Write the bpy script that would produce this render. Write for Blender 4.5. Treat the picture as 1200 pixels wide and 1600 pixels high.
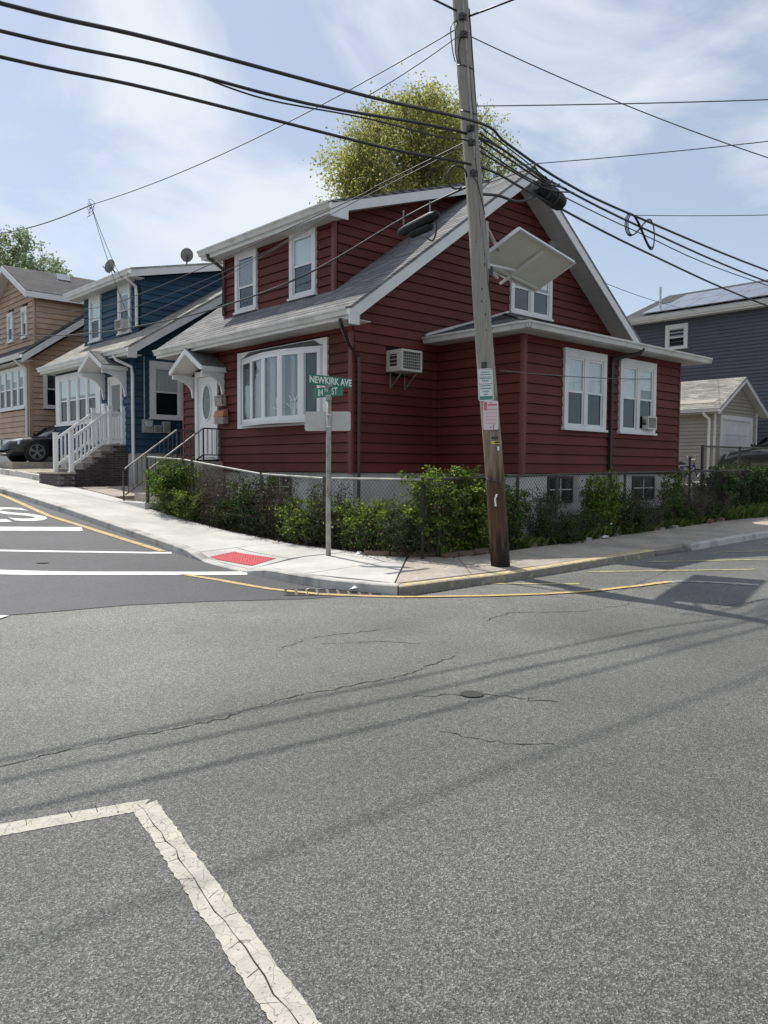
import bpy, bmesh, math, random
from mathutils import Vector, Matrix, noise
random.seed(7)
R = math.radians
scene = bpy.context.scene
for o in list(bpy.data.objects): bpy.data.objects.remove(o)

# ------------------------------------------------------------------ camera
YAW, PITCH, ROLL = R(47.62), R(-3.09), R(0.36)
EYE = Vector((0, 0, 1.65))
cam = bpy.data.cameras.new('camera'); camo = bpy.data.objects.new('camera', cam)
scene.collection.objects.link(camo); scene.camera = camo
fw = Vector((math.cos(YAW)*math.cos(PITCH), math.sin(YAW)*math.cos(PITCH), math.sin(PITCH)))
rt = Vector((math.sin(YAW), -math.cos(YAW), 0)); up = rt.cross(fw)
rt, up = rt*math.cos(ROLL)+up*math.sin(ROLL), -rt*math.sin(ROLL)+up*math.cos(ROLL)
camo.matrix_world = Matrix(((rt.x, up.x, -fw.x, EYE.x), (rt.y, up.y, -fw.y, EYE.y), (rt.z, up.z, -fw.z, EYE.z), (0, 0, 0, 1)))
cam.sensor_fit = 'VERTICAL'; cam.sensor_height = 32.0; cam.lens = 32.0*1250/1600
cam.clip_start = 0.05; cam.clip_end = 3000
scene.render.resolution_x = 768; scene.render.resolution_y = 1024

# ------------------------------------------------------------------ sky and sun
SUN_EL, SUN_AZ = R(56), R(87)          # azimuth measured from +X towards +Y: the sun stands beyond the house
world = bpy.data.worlds.new('World'); scene.world = world; world.use_nodes = True
nt = world.node_tree; nt.nodes.clear(); L = nt.links
def N(t, **k):
    n = nt.nodes.new(t)
    for a, b in k.items(): setattr(n, a, b)
    return n
sky = N('ShaderNodeTexSky', sky_type='NISHITA'); sky.sun_disc = False
sky.sun_elevation = SUN_EL; sky.sun_rotation = R(90) - SUN_AZ
sky.air_density = 1.0; sky.dust_density = .9; sky.ozone_density = 2.0
tc = N('ShaderNodeTexCoord')
mp = N('ShaderNodeMapping'); mp.inputs['Scale'].default_value = (1.0, 1.0, 2.0); mp.inputs['Rotation'].default_value = (0, R(14), R(20)); mp.inputs['Location'].default_value = (15.2, 2.3, 0)
L.new(tc.outputs['Generated'], mp.inputs[0])
n1 = N('ShaderNodeTexNoise'); n1.inputs['Scale'].default_value = 2.3; n1.inputs['Detail'].default_value = 8; n1.inputs['Roughness'].default_value = .57; n1.inputs['Distortion'].default_value = .8
L.new(mp.outputs[0], n1.inputs['Vector'])
cr = N('ShaderNodeValToRGB'); cr.color_ramp.elements[0].position = .45; cr.color_ramp.elements[1].position = .64
cr.color_ramp.elements[0].color = (0.30, .30, .30, 1); cr.color_ramp.elements[1].color = (.92, .92, .92, 1)
L.new(n1.outputs['Fac'], cr.inputs[0])
mx = N('ShaderNodeMixRGB'); L.new(cr.outputs[0], mx.inputs[0]); L.new(sky.outputs[0], mx.inputs[1]); mx.inputs[2].default_value = (7.0, 7.3, 7.7, 1)
bg = N('ShaderNodeBackground'); bg.inputs[1].default_value = 0.10
L.new(mx.outputs[0], bg.inputs[0]); wo = N('ShaderNodeOutputWorld'); L.new(bg.outputs[0], wo.inputs[0])
sl = bpy.data.lights.new('sun', 'SUN'); sl.energy = 3.5; sl.angle = R(0.7); sl.color = (1, .95, .87)
so = bpy.data.objects.new('sun', sl); scene.collection.objects.link(so); so.location = (0, 30, 40)
sd = Vector((math.cos(SUN_AZ)*math.cos(SUN_EL), math.sin(SUN_AZ)*math.cos(SUN_EL), math.sin(SUN_EL)))
so.rotation_euler = sd.to_track_quat('Z', 'Y').to_euler()
vs = scene.view_settings; vs.view_transform = 'Standard'; vs.look = 'None'; vs.exposure = 0.32; vs.gamma = 1; vs.use_curve_mapping = False
scene.render.engine = 'CYCLES'

# ------------------------------------------------------------------ terrain height
SY = ([-50, 7.4, 8, 9.5, 11.5, 13, 15, 17, 18.5, 20, 22, 25, 30, 40, 60, 100], [0, 0, .03, .07, .14, .27, .45, .63, .75, .87, 1.0, 1.17, 1.37, 1.67, 2.0, 2.3])
NX = ([-50, 6, 9, 12, 15, 19, 25, 60], [0, 0, .03, .1, .17, .27, .36, .6])
def itp(t, xy):
    xs, ys = xy
    if t <= xs[0]: return ys[0]
    for i in range(1, len(xs)):
        if t <= xs[i]:
            return ys[i-1]+(ys[i]-ys[i-1])*(t-xs[i-1])/(xs[i]-xs[i-1])
    return ys[-1]
def h(x, y): return itp(y, SY)+itp(x, NX)

# ------------------------------------------------------------------ materials
MATS = {}
def mat(name, col, rough=.6, var=.12, vs_=6., bump=0., bs=40., metal=0., spec=.5, col2=None, c2scale=1.5, c2lo=.5, c2hi=.65, stretch=None, coat=0, island=0):
    """procedural surface: colour + large and small noise, an optional second colour in patches, optional bump"""
    if name in MATS: return MATS[name]
    m = bpy.data.materials.new(name); m.use_nodes = True; t = m.node_tree; p = t.nodes['Principled BSDF']
    p.inputs['Roughness'].default_value = rough; p.inputs['Metallic'].default_value = metal
    p.inputs['Specular IOR Level'].default_value = spec; p.inputs['Coat Weight'].default_value = coat
    co = t.nodes.new('ShaderNodeTexCoord'); vec = co.outputs['Object']
    if stretch:
        q = t.nodes.new('ShaderNodeMapping'); q.inputs['Scale'].default_value = stretch; t.links.new(vec, q.inputs[0]); vec = q.outputs[0]
    n = t.nodes.new('ShaderNodeTexNoise'); n.inputs['Scale'].default_value = vs_; n.inputs['Detail'].default_value = 5; t.links.new(vec, n.inputs['Vector'])
    r = t.nodes.new('ShaderNodeMapRange'); r.inputs['From Min'].default_value = .3; r.inputs['From Max'].default_value = .7
    r.inputs['To Min'].default_value = 1-var; r.inputs['To Max'].default_value = 1+var; t.links.new(n.outputs['Fac'], r.inputs[0])
    base = None
    if col2:
        n2 = t.nodes.new('ShaderNodeTexNoise'); n2.inputs['Scale'].default_value = c2scale; n2.inputs['Detail'].default_value = 6; t.links.new(vec, n2.inputs['Vector'])
        r2 = t.nodes.new('ShaderNodeMapRange'); r2.inputs['From Min'].default_value = c2lo; r2.inputs['From Max'].default_value = c2hi; t.links.new(n2.outputs['Fac'], r2.inputs[0])
        mx = t.nodes.new('ShaderNodeMixRGB'); mx.inputs[1].default_value = (*col, 1); mx.inputs[2].default_value = (*col2, 1); t.links.new(r2.outputs[0], mx.inputs[0]); base = mx.outputs[0]
    mul = t.nodes.new('ShaderNodeMixRGB'); mul.blend_type = 'MULTIPLY'; mul.inputs[0].default_value = 1
    if base: t.links.new(base, mul.inputs[1])
    else: mul.inputs[1].default_value = (*col, 1)
    t.links.new(r.outputs[0], mul.inputs[2]); out = mul.outputs[0]
    if island:
        oi = t.nodes.new('ShaderNodeObjectInfo'); r3 = t.nodes.new('ShaderNodeMapRange'); r3.inputs['To Min'].default_value = 1-island; r3.inputs['To Max'].default_value = 1+island
        t.links.new(oi.outputs['Random'], r3.inputs[0]); m2 = t.nodes.new('ShaderNodeMixRGB'); m2.blend_type = 'MULTIPLY'; m2.inputs[0].default_value = 1
        t.links.new(out, m2.inputs[1]); t.links.new(r3.outputs[0], m2.inputs[2]); out = m2.outputs[0]
    t.links.new(out, p.inputs['Base Color'])
    if bump:
        nb = t.nodes.new('ShaderNodeTexNoise'); nb.inputs['Scale'].default_value = bs; nb.inputs['Detail'].default_value = 4; t.links.new(vec, nb.inputs['Vector'])
        b = t.nodes.new('ShaderNodeBump'); b.inputs['Strength'].default_value = bump; b.inputs['Distance'].default_value = .01
        t.links.new(nb.outputs['Fac'], b.inputs['Height']); t.links.new(b.outputs[0], p.inputs['Normal'])
    MATS[name] = m; return m

def asphalt(name, lo, hi, rough, scale, bump, patch=.12, cracks=False, speck=.62, light_grad=None):
    m = bpy.data.materials.new(name); m.use_nodes = True; t = m.node_tree; p = t.nodes['Principled BSDF']; p.inputs['Roughness'].default_value = rough
    p.inputs['Specular IOR Level'].default_value = .5
    co = t.nodes.new('ShaderNodeTexCoord'); v = co.outputs['Object']
    vo = t.nodes.new('ShaderNodeTexVoronoi'); vo.inputs['Scale'].default_value = scale; t.links.new(v, vo.inputs['Vector'])
    sp = t.nodes.new('ShaderNodeSeparateColor'); t.links.new(vo.outputs['Color'], sp.inputs[0])
    rp = t.nodes.new('ShaderNodeValToRGB'); e = rp.color_ramp.elements; e[0].position = 0; e[0].color = (*lo, 1); e[1].position = 1; e[1].color = (*[c*1.25 for c in hi], 1)
    a = rp.color_ramp.elements.new(speck); a.color = (*[(x+y)/2 for x, y in zip(lo, hi)], 1); b = rp.color_ramp.elements.new(.93); b.color = (*hi, 1)
    t.links.new(sp.outputs[0], rp.inputs[0])
    # far mean tone blends with fine grain; large patches of wear
    n = t.nodes.new('ShaderNodeTexNoise'); n.inputs['Scale'].default_value = .38; n.inputs['Detail'].default_value = 9; n.inputs['Roughness'].default_value = .62; t.links.new(v, n.inputs['Vector'])
    r = t.nodes.new('ShaderNodeMapRange'); r.inputs['From Min'].default_value = .32; r.inputs['From Max'].default_value = .68; r.inputs['To Min'].default_value = 1-patch; r.inputs['To Max'].default_value = 1+patch; t.links.new(n.outputs['Fac'], r.inputs[0])
    mul = t.nodes.new('ShaderNodeMixRGB'); mul.blend_type = 'MULTIPLY'; mul.inputs[0].default_value = 1; t.links.new(rp.outputs[0], mul.inputs[1]); t.links.new(r.outputs[0], mul.inputs[2])
    n3 = t.nodes.new('ShaderNodeTexNoise'); n3.inputs['Scale'].default_value = 28; n3.inputs['Detail'].default_value = 4; t.links.new(v, n3.inputs['Vector'])
    r3 = t.nodes.new('ShaderNodeMapRange'); r3.inputs['From Min'].default_value = .3; r3.inputs['From Max'].default_value = .7; r3.inputs['To Min'].default_value = .82; r3.inputs['To Max'].default_value = 1.18; t.links.new(n3.outputs['Fac'], r3.inputs[0])
    mul3 = t.nodes.new('ShaderNodeMixRGB'); mul3.blend_type = 'MULTIPLY'; mul3.inputs[0].default_value = 1; t.links.new(mul.outputs[0], mul3.inputs[1]); t.links.new(r3.outputs[0], mul3.inputs[2])
    out = mul3.outputs[0]
    if light_grad:   # light falloff painted into the colour: brighter towards the kerb, broken up by noise
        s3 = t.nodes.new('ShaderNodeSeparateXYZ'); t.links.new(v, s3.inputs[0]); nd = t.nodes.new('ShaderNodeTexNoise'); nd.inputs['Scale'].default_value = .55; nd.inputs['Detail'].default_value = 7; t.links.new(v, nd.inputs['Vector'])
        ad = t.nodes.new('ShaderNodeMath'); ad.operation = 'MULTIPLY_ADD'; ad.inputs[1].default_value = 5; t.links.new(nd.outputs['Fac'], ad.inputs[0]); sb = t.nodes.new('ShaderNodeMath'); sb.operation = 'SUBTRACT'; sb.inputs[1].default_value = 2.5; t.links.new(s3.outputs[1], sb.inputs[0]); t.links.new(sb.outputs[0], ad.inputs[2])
        rd_ = t.nodes.new('ShaderNodeMapRange'); rd_.interpolation_type = 'SMOOTHSTEP'; rd_.inputs['From Min'].default_value = light_grad[0]; rd_.inputs['From Max'].default_value = light_grad[1]; rd_.inputs['To Min'].default_value = .94; rd_.inputs['To Max'].default_value = 1+light_grad[2]; t.links.new(ad.outputs[0], rd_.inputs[0])
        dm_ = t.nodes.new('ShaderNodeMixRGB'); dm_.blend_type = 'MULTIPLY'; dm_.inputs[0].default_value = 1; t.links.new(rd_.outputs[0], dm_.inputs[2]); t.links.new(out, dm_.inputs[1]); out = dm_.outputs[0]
    t.links.new(out, p.inputs['Base Color'])
    bp_ = t.nodes.new('ShaderNodeBump'); bp_.inputs['Strength'].default_value = bump; bp_.inputs['Distance'].default_value = .004
    t.links.new(vo.outputs['Distance'], bp_.inputs['Height']); t.links.new(bp_.outputs[0], p.inputs['Normal'])
    return m
def shingle(name, c1, c2, axis, slope):
    """axis 'X' : slope faces -X/+X (courses run along Y); 'Y' : slope faces -Y (courses run along X)"""
    m = bpy.data.materials.new(name); m.use_nodes = True; t = m.node_tree; p = t.nodes['Principled BSDF']; p.inputs['Roughness'].default_value = .9
    co = t.nodes.new('ShaderNodeTexCoord'); s = t.nodes.new('ShaderNodeSeparateXYZ'); t.links.new(co.outputs['Object'], s.inputs[0])
    c = t.nodes.new('ShaderNodeCombineXYZ'); k = t.nodes.new('ShaderNodeMath'); k.operation = 'MULTIPLY'; k.inputs[1].default_value = 1/math.sin(math.atan(slope)); t.links.new(s.outputs[2], k.inputs[0])
    t.links.new(s.outputs[1 if axis == 'X' else 0], c.inputs[0]); t.links.new(k.outputs[0], c.inputs[1])
    b = t.nodes.new('ShaderNodeTexBrick'); b.inputs['Scale'].default_value = 1; b.inputs['Brick Width'].default_value = .32; b.inputs['Row Height'].default_value = .142; b.inputs['Mortar Size'].default_value = .006
    b.inputs['Color1'].default_value = (*c1, 1); b.inputs['Color2'].default_value = (*c2, 1); b.inputs['Mortar'].default_value = (*[x*.45 for x in c1], 1); b.inputs['Bias'].default_value = 0
    t.links.new(c.outputs[0], b.inputs['Vector'])
    n = t.nodes.new('ShaderNodeTexNoise'); n.inputs['Scale'].default_value = 60; n.inputs['Detail'].default_value = 3; t.links.new(co.outputs['Object'], n.inputs['Vector'])
    r = t.nodes.new('ShaderNodeMapRange'); r.inputs['From Min'].default_value = .3; r.inputs['From Max'].default_value = .7; r.inputs['To Min'].default_value = .75; r.inputs['To Max'].default_value = 1.25; t.links.new(n.outputs['Fac'], r.inputs[0])
    n2 = t.nodes.new('ShaderNodeTexNoise'); n2.inputs['Scale'].default_value = 1.2; n2.inputs['Detail'].default_value = 5; t.links.new(co.outputs['Object'], n2.inputs['Vector'])
    r2 = t.nodes.new('ShaderNodeMapRange'); r2.inputs['From Min'].default_value = .3; r2.inputs['From Max'].default_value = .7; r2.inputs['To Min'].default_value = .82; r2.inputs['To Max'].default_value = 1.15; t.links.new(n2.outputs['Fac'], r2.inputs[0])
    q = t.nodes.new('ShaderNodeMath'); q.operation = 'MULTIPLY'; t.links.new(r.outputs[0], q.inputs[0]); t.links.new(r2.outputs[0], q.inputs[1])
    mul = t.nodes.new('ShaderNodeMixRGB'); mul.blend_type = 'MULTIPLY'; mul.inputs[0].default_value = 1; t.links.new(b.outputs['Color'], mul.inputs[1]); t.links.new(q.outputs[0], mul.inputs[2])
    t.links.new(mul.outputs[0], p.inputs['Base Color']); return m
def leafmat(name, cols, trans=.35):
    m = bpy.data.materials.new(name); m.use_nodes = True; t = m.node_tree; p = t.nodes['Principled BSDF']; p.inputs['Roughness'].default_value = .5; p.inputs['Specular IOR Level'].default_value = .28
    g = t.nodes.new('ShaderNodeNewGeometry'); r = t.nodes.new('ShaderNodeValToRGB'); e = r.color_ramp.elements
    e[0].color = (*cols[0], 1); e[1].color = (*cols[-1], 1)
    for i, c in enumerate(cols[1:-1]): a = e.new((i+1)/(len(cols)-1)); a.color = (*c, 1)
    t.links.new(g.outputs['Random Per Island'], r.inputs[0]); t.links.new(r.outputs[0], p.inputs['Base Color'])
    tr = t.nodes.new('ShaderNodeBsdfTranslucent'); hs = t.nodes.new('ShaderNodeHueSaturation'); hs.inputs['Value'].default_value = 1.6; hs.inputs['Saturation'].default_value = 1.1
    t.links.new(r.outputs[0], hs.inputs['Color']); t.links.new(hs.outputs[0], tr.inputs[0])
    ms = t.nodes.new('ShaderNodeMixShader'); ms.inputs[0].default_value = trans; t.links.new(p.outputs[0], ms.inputs[1]); t.links.new(tr.outputs[0], ms.inputs[2])
    t.links.new(ms.outputs[0], t.nodes['Material Output'].inputs[0]); return m
def glassmat(name, tint=(.9, .95, .95), refl=.5):
    m = bpy.data.materials.new(name); m.use_nodes = True; t = m.node_tree; t.nodes.remove(t.nodes['Principled BSDF'])
    a = t.nodes.new('ShaderNodeBsdfTransparent'); a.inputs[0].default_value = (*tint, 1); g = t.nodes.new('ShaderNodeBsdfGlossy'); g.inputs['Roughness'].default_value = .02; g.inputs[0].default_value = (.9, .93, .95, 1)
    no = t.nodes.new('ShaderNodeTexNoise'); no.inputs['Scale'].default_value = 2.2; b = t.nodes.new('ShaderNodeBump'); b.inputs['Strength'].default_value = .05; b.inputs['Distance'].default_value = .05
    t.links.new(no.outputs['Fac'], b.inputs['Height']); t.links.new(b.outputs[0], g.inputs['Normal'])
    f = t.nodes.new('ShaderNodeFresnel'); f.inputs[0].default_value = 1.5; mu = t.nodes.new('ShaderNodeMath'); mu.operation = 'MULTIPLY'; mu.inputs[1].default_value = refl*2; t.links.new(f.outputs[0], mu.inputs[0])
    s = t.nodes.new('ShaderNodeMixShader'); t.links.new(mu.outputs[0], s.inputs[0]); t.links.new(a.outputs[0], s.inputs[1]); t.links.new(g.outputs[0], s.inputs[2]); t.links.new(s.outputs[0], t.nodes['Material Output'].inputs[0]); return m

M_red = mat('red siding paint', (.132, .0285, .0255), .6, .15, 2.2, .08, 60, spec=.22, col2=(.104, .0255, .0235), c2scale=1.1, c2lo=.40, c2hi=.66, stretch=(1, 1, .45), island=.13)
M_redcore = mat('red wall core', (.010, .005, .006), .9)
M_redtrim = mat('red corner trim', (.15, .033, .031), .5, .1, 4)
M_blue = mat('blue siding paint', (.030, .074, .115), .6, .12, 2.2, .08, 60, spec=.22, island=.08)
M_bluecore = mat('blue wall core', (.005, .009, .013), .8)
M_tan = mat('tan siding paint', (.47, .335, .245), .65, .12, 2.2, .08, 60, spec=.25, island=.07)
M_tancore = mat('tan wall core', (.04, .027, .02), .8)
M_grey = mat('slate vinyl siding', (.085, .09, .112), .5, .08, 2)
M_beige = mat('beige vinyl siding', (.36, .33, .28), .5, .08, 2)
M_white = mat('white trim paint', (.74, .74, .73), .45, .05, 3, col2=(.62, .61, .58), c2scale=2, c2lo=.55, c2hi=.8)
M_vinyl = mat('white vinyl frame', (.78, .78, .78), .35, .03, 3)
M_gutter = mat('off white gutter enamel', (.62, .62, .59), .4, .08, 2.5, col2=(.45, .44, .40), c2scale=3, c2lo=.52, c2hi=.75)
M_soffit = mat('pale soffit panel', (.50, .50, .48), .6, .06, 3)
M_brown = mat('brown downspout enamel', (.040, .028, .030), .4, .1, 5)
M_found = mat('painted foundation', (.60, .58, .54), .8, .1, 3, .3, 25, col2=(.42, .40, .36), c2scale=1.6, c2lo=.5, c2hi=.7)
M_conc = mat('new concrete', (.57, .56, .53), .85, .06, 5, .15, 90, col2=(.45, .44, .415), c2scale=.9, c2lo=.42, c2hi=.68, island=.03)
M_conc2 = mat('old concrete', (.42, .375, .315), .9, .2, 22, .35, 90, col2=(.31, .28, .24), c2scale=1.6, c2lo=.42, c2hi=.65, island=.06)
M_kerb = mat('kerb concrete', (.50, .49, .455), .85, .1, 6, .25, 60, col2=(.28, .27, .25), c2scale=2.5, c2lo=.5, c2hi=.7, island=.04)
M_kerby = mat('yellow painted kerb', (.60, .49, .23), .75, .16, 12, .3, 60, col2=(.42, .39, .32), c2scale=11, c2lo=.46, c2hi=.58)
M_kerbface = mat('kerb face with paint remains', (.24, .225, .19), .85, .2, 9, .25, 60, col2=(.42, .36, .2), c2scale=8, c2lo=.55, c2hi=.68)
M_kerbdark = mat('worn dark kerb', (.15, .14, .13), .9, .2, 9, .3, 60)
M_soil = mat('dark soil', (.060, .047, .037), .95, .3, 7, .9, 25, col2=(.10, .082, .06), c2scale=3)
M_ground = mat('ground cover', (.10, .10, .07), .95, .3, .4)
M_road = asphalt('worn asphalt', (.030, .0308, .0290), (.243, .246, .229), .62, 185, .8, .24, speck=.74, light_grad=(3.0, 7.2, .40))
M_road2 = asphalt('fresh asphalt', (.048, .050, .056), (.105, .107, .114), .7, 150, .4, .2)
M_wpaint = mat('white road paint', (.74, .74, .72), .7, .07, 9, .2, 120, col2=(.62, .62, .6), c2scale=5)
M_wold = mat('worn white road paint', (.47, .445, .385), .8, .16, 12, .4, 120, col2=(.17, .165, .155), c2scale=55, c2lo=.60, c2hi=.70)
M_wfaint = mat('faded white road paint', (.40, .39, .37), .85, .15, 20, .3, 120, col2=(.24, .24, .23), c2scale=9, c2lo=.42, c2hi=.58)
def webbed(m, scale, thr, dark):
    t = m.node_tree; p = t.nodes['Principled BSDF']; src = p.inputs['Base Color'].links[0].from_socket; co = t.nodes.new('ShaderNodeTexCoord')
    nz = t.nodes.new('ShaderNodeTexNoise'); nz.inputs['Scale'].default_value = 14; t.links.new(co.outputs['Object'], nz.inputs['Vector']); ad = t.nodes.new('ShaderNodeMixRGB'); ad.inputs[0].default_value = .04; t.links.new(co.outputs['Object'], ad.inputs[1]); t.links.new(nz.outputs['Color'], ad.inputs[2])
    v = t.nodes.new('ShaderNodeTexVoronoi'); v.feature = 'DISTANCE_TO_EDGE'; v.inputs['Scale'].default_value = scale; t.links.new(ad.outputs[0], v.inputs['Vector'])
    r_ = t.nodes.new('ShaderNodeMapRange'); r_.inputs['From Min'].default_value = thr*.35; r_.inputs['From Max'].default_value = thr; t.links.new(v.outputs['Distance'], r_.inputs[0])
    mx = t.nodes.new('ShaderNodeMixRGB'); mx.inputs[1].default_value = (*dark, 1); t.links.new(src, mx.inputs[2]); t.links.new(r_.outputs[0], mx.inputs[0]); t.links.new(mx.outputs[0], p.inputs['Base Color'])
webbed(M_wold, 12, .020, (.25, .23, .19))
def spots(m, scale, rad, share, col, k=.75):
    t = m.node_tree; p = t.nodes['Principled BSDF']; src = p.inputs['Base Color'].links[0].from_socket; g = t.nodes.new('ShaderNodeNewGeometry'); v = t.nodes.new('ShaderNodeTexVoronoi'); v.inputs['Scale'].default_value = scale; t.links.new(g.outputs['Position'], v.inputs['Vector'])
    r_ = t.nodes.new('ShaderNodeMapRange'); r_.inputs['From Min'].default_value = rad*(.6 if k > .5 else .1); r_.inputs['From Max'].default_value = rad; r_.inputs['To Min'].default_value = k; r_.inputs['To Max'].default_value = 0; t.links.new(v.outputs['Distance'], r_.inputs[0])
    sp = t.nodes.new('ShaderNodeSeparateColor'); t.links.new(v.outputs['Color'], sp.inputs[0]); gt_ = t.nodes.new('ShaderNodeMath'); gt_.operation = 'LESS_THAN'; gt_.inputs[1].default_value = share; t.links.new(sp.outputs[0], gt_.inputs[0])
    mu = t.nodes.new('ShaderNodeMath'); mu.operation = 'MULTIPLY'; t.links.new(r_.outputs[0], mu.inputs[0]); t.links.new(gt_.outputs[0], mu.inputs[1])
    mx = t.nodes.new('ShaderNodeMixRGB'); mx.inputs[2].default_value = (*col, 1); t.links.new(src, mx.inputs[1]); t.links.new(mu.outputs[0], mx.inputs[0]); t.links.new(mx.outputs[0], p.inputs['Base Color'])
spots(M_road, .55, .34, .4, (.055, .056, .053), .38); spots(M_road, 1.3, .16, .3, (.05, .05, .048), .4); spots(M_conc, 2.6, .06, .22, (.17, .165, .155)); spots(M_conc2, 3.4, .09, .45, (.13, .12, .11))
M_crack = mat('road crack', (.028, .027, .026), .95, .2, 20)
M_ypaint = mat('yellow road paint', (.56, .42, .16), .8, .14, 14, .2, 120, col2=(.40, .34, .2), c2scale=9, c2lo=.46, c2hi=.62)
M_yfaint = mat('faded yellow road paint', (.46, .40, .2), .8, .15, 9, .2, 120, col2=(.27, .26, .2), c2scale=10, c2lo=.48, c2hi=.62)
M_pad = mat('red tactile paving', (.52, .06, .075), .7, .08, 8, .9, 55)
M_iron = mat('dark cast iron', (.055, .053, .05), .55, .2, 12, .3, 40, metal=.4)
M_cover = mat('worn dark cover', (.035, .035, .034), .8, .2, 30)
M_rust = mat('rusty iron', (.13, .115, .10), .8, .2, 12)
M_railmetal = mat('weathered brown railing metal', (.075, .06, .055), .45, .2, 8, metal=.5)
M_railtop = mat('handrail metal painted sunlit', (.48, .46, .43), .35, .1, 8, metal=.7)  # sunlight along the sloping top rail put into a paler metal
M_galv = mat('galvanised steel', (.36, .36, .34), .6, .15, 10, .1, 40, metal=.6, col2=(.27, .26, .24), c2scale=4)
M_fence = mat('dulled fence wire', (.075, .066, .06), .75, .2, 8)
M_postp = mat('weathered sign post', (.36, .35, .32), .6, .2, 14, .3, 40, metal=.3, col2=(.2, .17, .14), c2scale=7, c2lo=.53, c2hi=.62, stretch=(1, 1, .5))
M_signback = mat('bare aluminium sign back', (.50, .49, .46), .45, .07, 5, metal=.25)
M_green = mat('green street sign sheeting', (.0, .16, .085), .4, .05, 5)
M_signw = mat('white sign sheeting', (.74, .76, .74), .4, .05, 5)
M_signp = mat('faded pinkish sign sheeting', (.70, .60, .60), .45, .06, 5)
M_signr = mat('faded red sign ink', (.60, .16, .16), .5, .12, 20)
M_signg = mat('dull green sign ink', (.07, .25, .2), .5, .05, 20)
M_signpink = mat('pale red sign ink', (.66, .42, .42), .5, .05, 20)
M_ink = mat('black ink', (.03, .03, .03), .6, .05)
M_yellowtag = mat('yellow tag', (.62, .52, .12), .5, .05)
M_cable = mat('black cable jacket', (.022, .023, .026), .45, .2, 5)
M_wire = mat('grey service wire', (.075, .078, .085), .5, .2, 5)
M_closure = mat('black splice closure plastic', (.010, .0105, .012), .5, .15, 8, spec=.25)
M_panelback = mat('cream solar panel back', (.56, .56, .50), .55, .05, 3)
M_panelcell = mat('dark solar cells', (.012, .016, .035), .15, .05, 3)
M_solar = mat('solar cells with painted sky reflection', (.16, .185, .25), .3, .08, 2)  # pale blue grey base stands in for sky mirrored in the cells
M_alu = mat('aluminium frame', (.70, .70, .70), .35, .04, 3, metal=.4)
M_bark = mat('grey bark', (.13, .105, .085), .9, .25, 9, .5, 30)
M_twig = mat('dry twig bark', (.105, .075, .062), .9, .25, 9)
M_stone = mat('brown edging stone', (.17, .115, .085), .9, .2, 9, .4, 40, island=.18)
M_rubble = mat('pale rubble', (.32, .30, .27), .9, .2, 9, .4, 40, island=.25)
M_litter = mat('white litter', (.72, .72, .71), .6, .06, 20)
M_brick = mat('dark brown brick', (.070, .052, .052), .85, .2, 14, .3, 60, island=.4)
M_mortar = mat('pale mortar', (.22, .20, .19), .95, .1, 20, .3, 80)
M_glass = glassmat('window glass', (.92, .95, .95), .13)
M_glassd = glassmat('dim window glass', (.62, .66, .68), .13)
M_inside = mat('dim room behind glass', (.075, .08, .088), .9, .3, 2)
M_blind = mat('off white blind', (.78, .78, .75), .8, .05, 3)
M_curtain = mat('sheer curtain', (.66, .66, .65), .9, .25, 3, stretch=(14, 14, .4))
M_bowcurt = mat('grey net curtain', (.26, .265, .27), .9, .3, 3, stretch=(14, 14, .4))
M_sill = mat('grey window screen', (.16, .165, .17), .9, .08, 30)
M_acw = mat('cream air conditioner case', (.58, .56, .50), .5, .06, 4)
M_grille = mat('dark grille', (.05, .05, .05), .6, .1, 30)
M_meter = mat('grey meter enamel', (.34, .34, .33), .5, .08, 5)
M_orange = mat('orange wood mailbox', (.42, .19, .07), .6, .2, 20)
M_mail = mat('mottled pale mailbox', (.42, .37, .34), .7, .3, 40, col2=(.2, .16, .14), c2scale=30, c2lo=.5, c2hi=.55)
M_carblack = mat('black car paint', (.010, .011, .014), .18, .05, 3, coat=1)
M_carnavy = mat('dark navy car paint', (.005, .007, .011), .3, .05, 3, coat=.4)
M_rim = mat('dull alloy rim', (.22, .22, .23), .45, .1, 8, metal=.5)
M_tyre = mat('tyre rubber', (.018, .018, .018), .85, .1, 10)
M_chrome = mat('chrome', (.72, .72, .73), .18, .03, 5, metal=1)
M_lamp = mat('headlamp glass', (.60, .63, .66), .12, .1, 10, metal=.2)
M_carglass = mat('dark car glass', (.015, .018, .02), .05, .05, 3)
M_red2 = mat('bicycle pink grip', (.62, .24, .26), .6)
M_bikeblue = mat('bicycle blue paint', (.04, .05, .17), .35)
M_dish = mat('grey dish', (.20, .20, .215), .5, .06, 5)
M_door = mat('white door paint', (.76, .76, .75), .4, .03, 3)
M_oval = mat('etched oval glass', (.11, .145, .13), .25, .35, 18, .3, 30)
M_shred = shingle('grey shingles front', (.15, .15, .155), (.275, .27, .268), 'X', .715)
M_shdorm = shingle('grey shingles dormer', (.14, .14, .145), (.27, .265, .262), 'X', .33)
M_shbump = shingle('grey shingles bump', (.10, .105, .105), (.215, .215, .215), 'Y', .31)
M_shblue = shingle('tan grey shingles', (.25, .24, .215), (.43, .41, .37), 'X', .63)
M_shtan = shingle('charcoal shingles', (.060, .060, .064), (.10, .10, .105), 'Y', .6)
M_shgar = shingle('beige shingles', (.20, .195, .175), (.36, .345, .31), 'X', .6)
M_shgrey = shingle('slate shingles', (.055, .06, .07), (.085, .09, .105), 'X', .4)
M_shcan = shingle('grey canopy shingles', (.12, .12, .125), (.20, .20, .20), 'Y', .6)
M_leafA = leafmat('privet leaf', [(.022, .050, .011), (.042, .092, .016), (.085, .15, .026), (.24, .29, .06)], .40)
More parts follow.
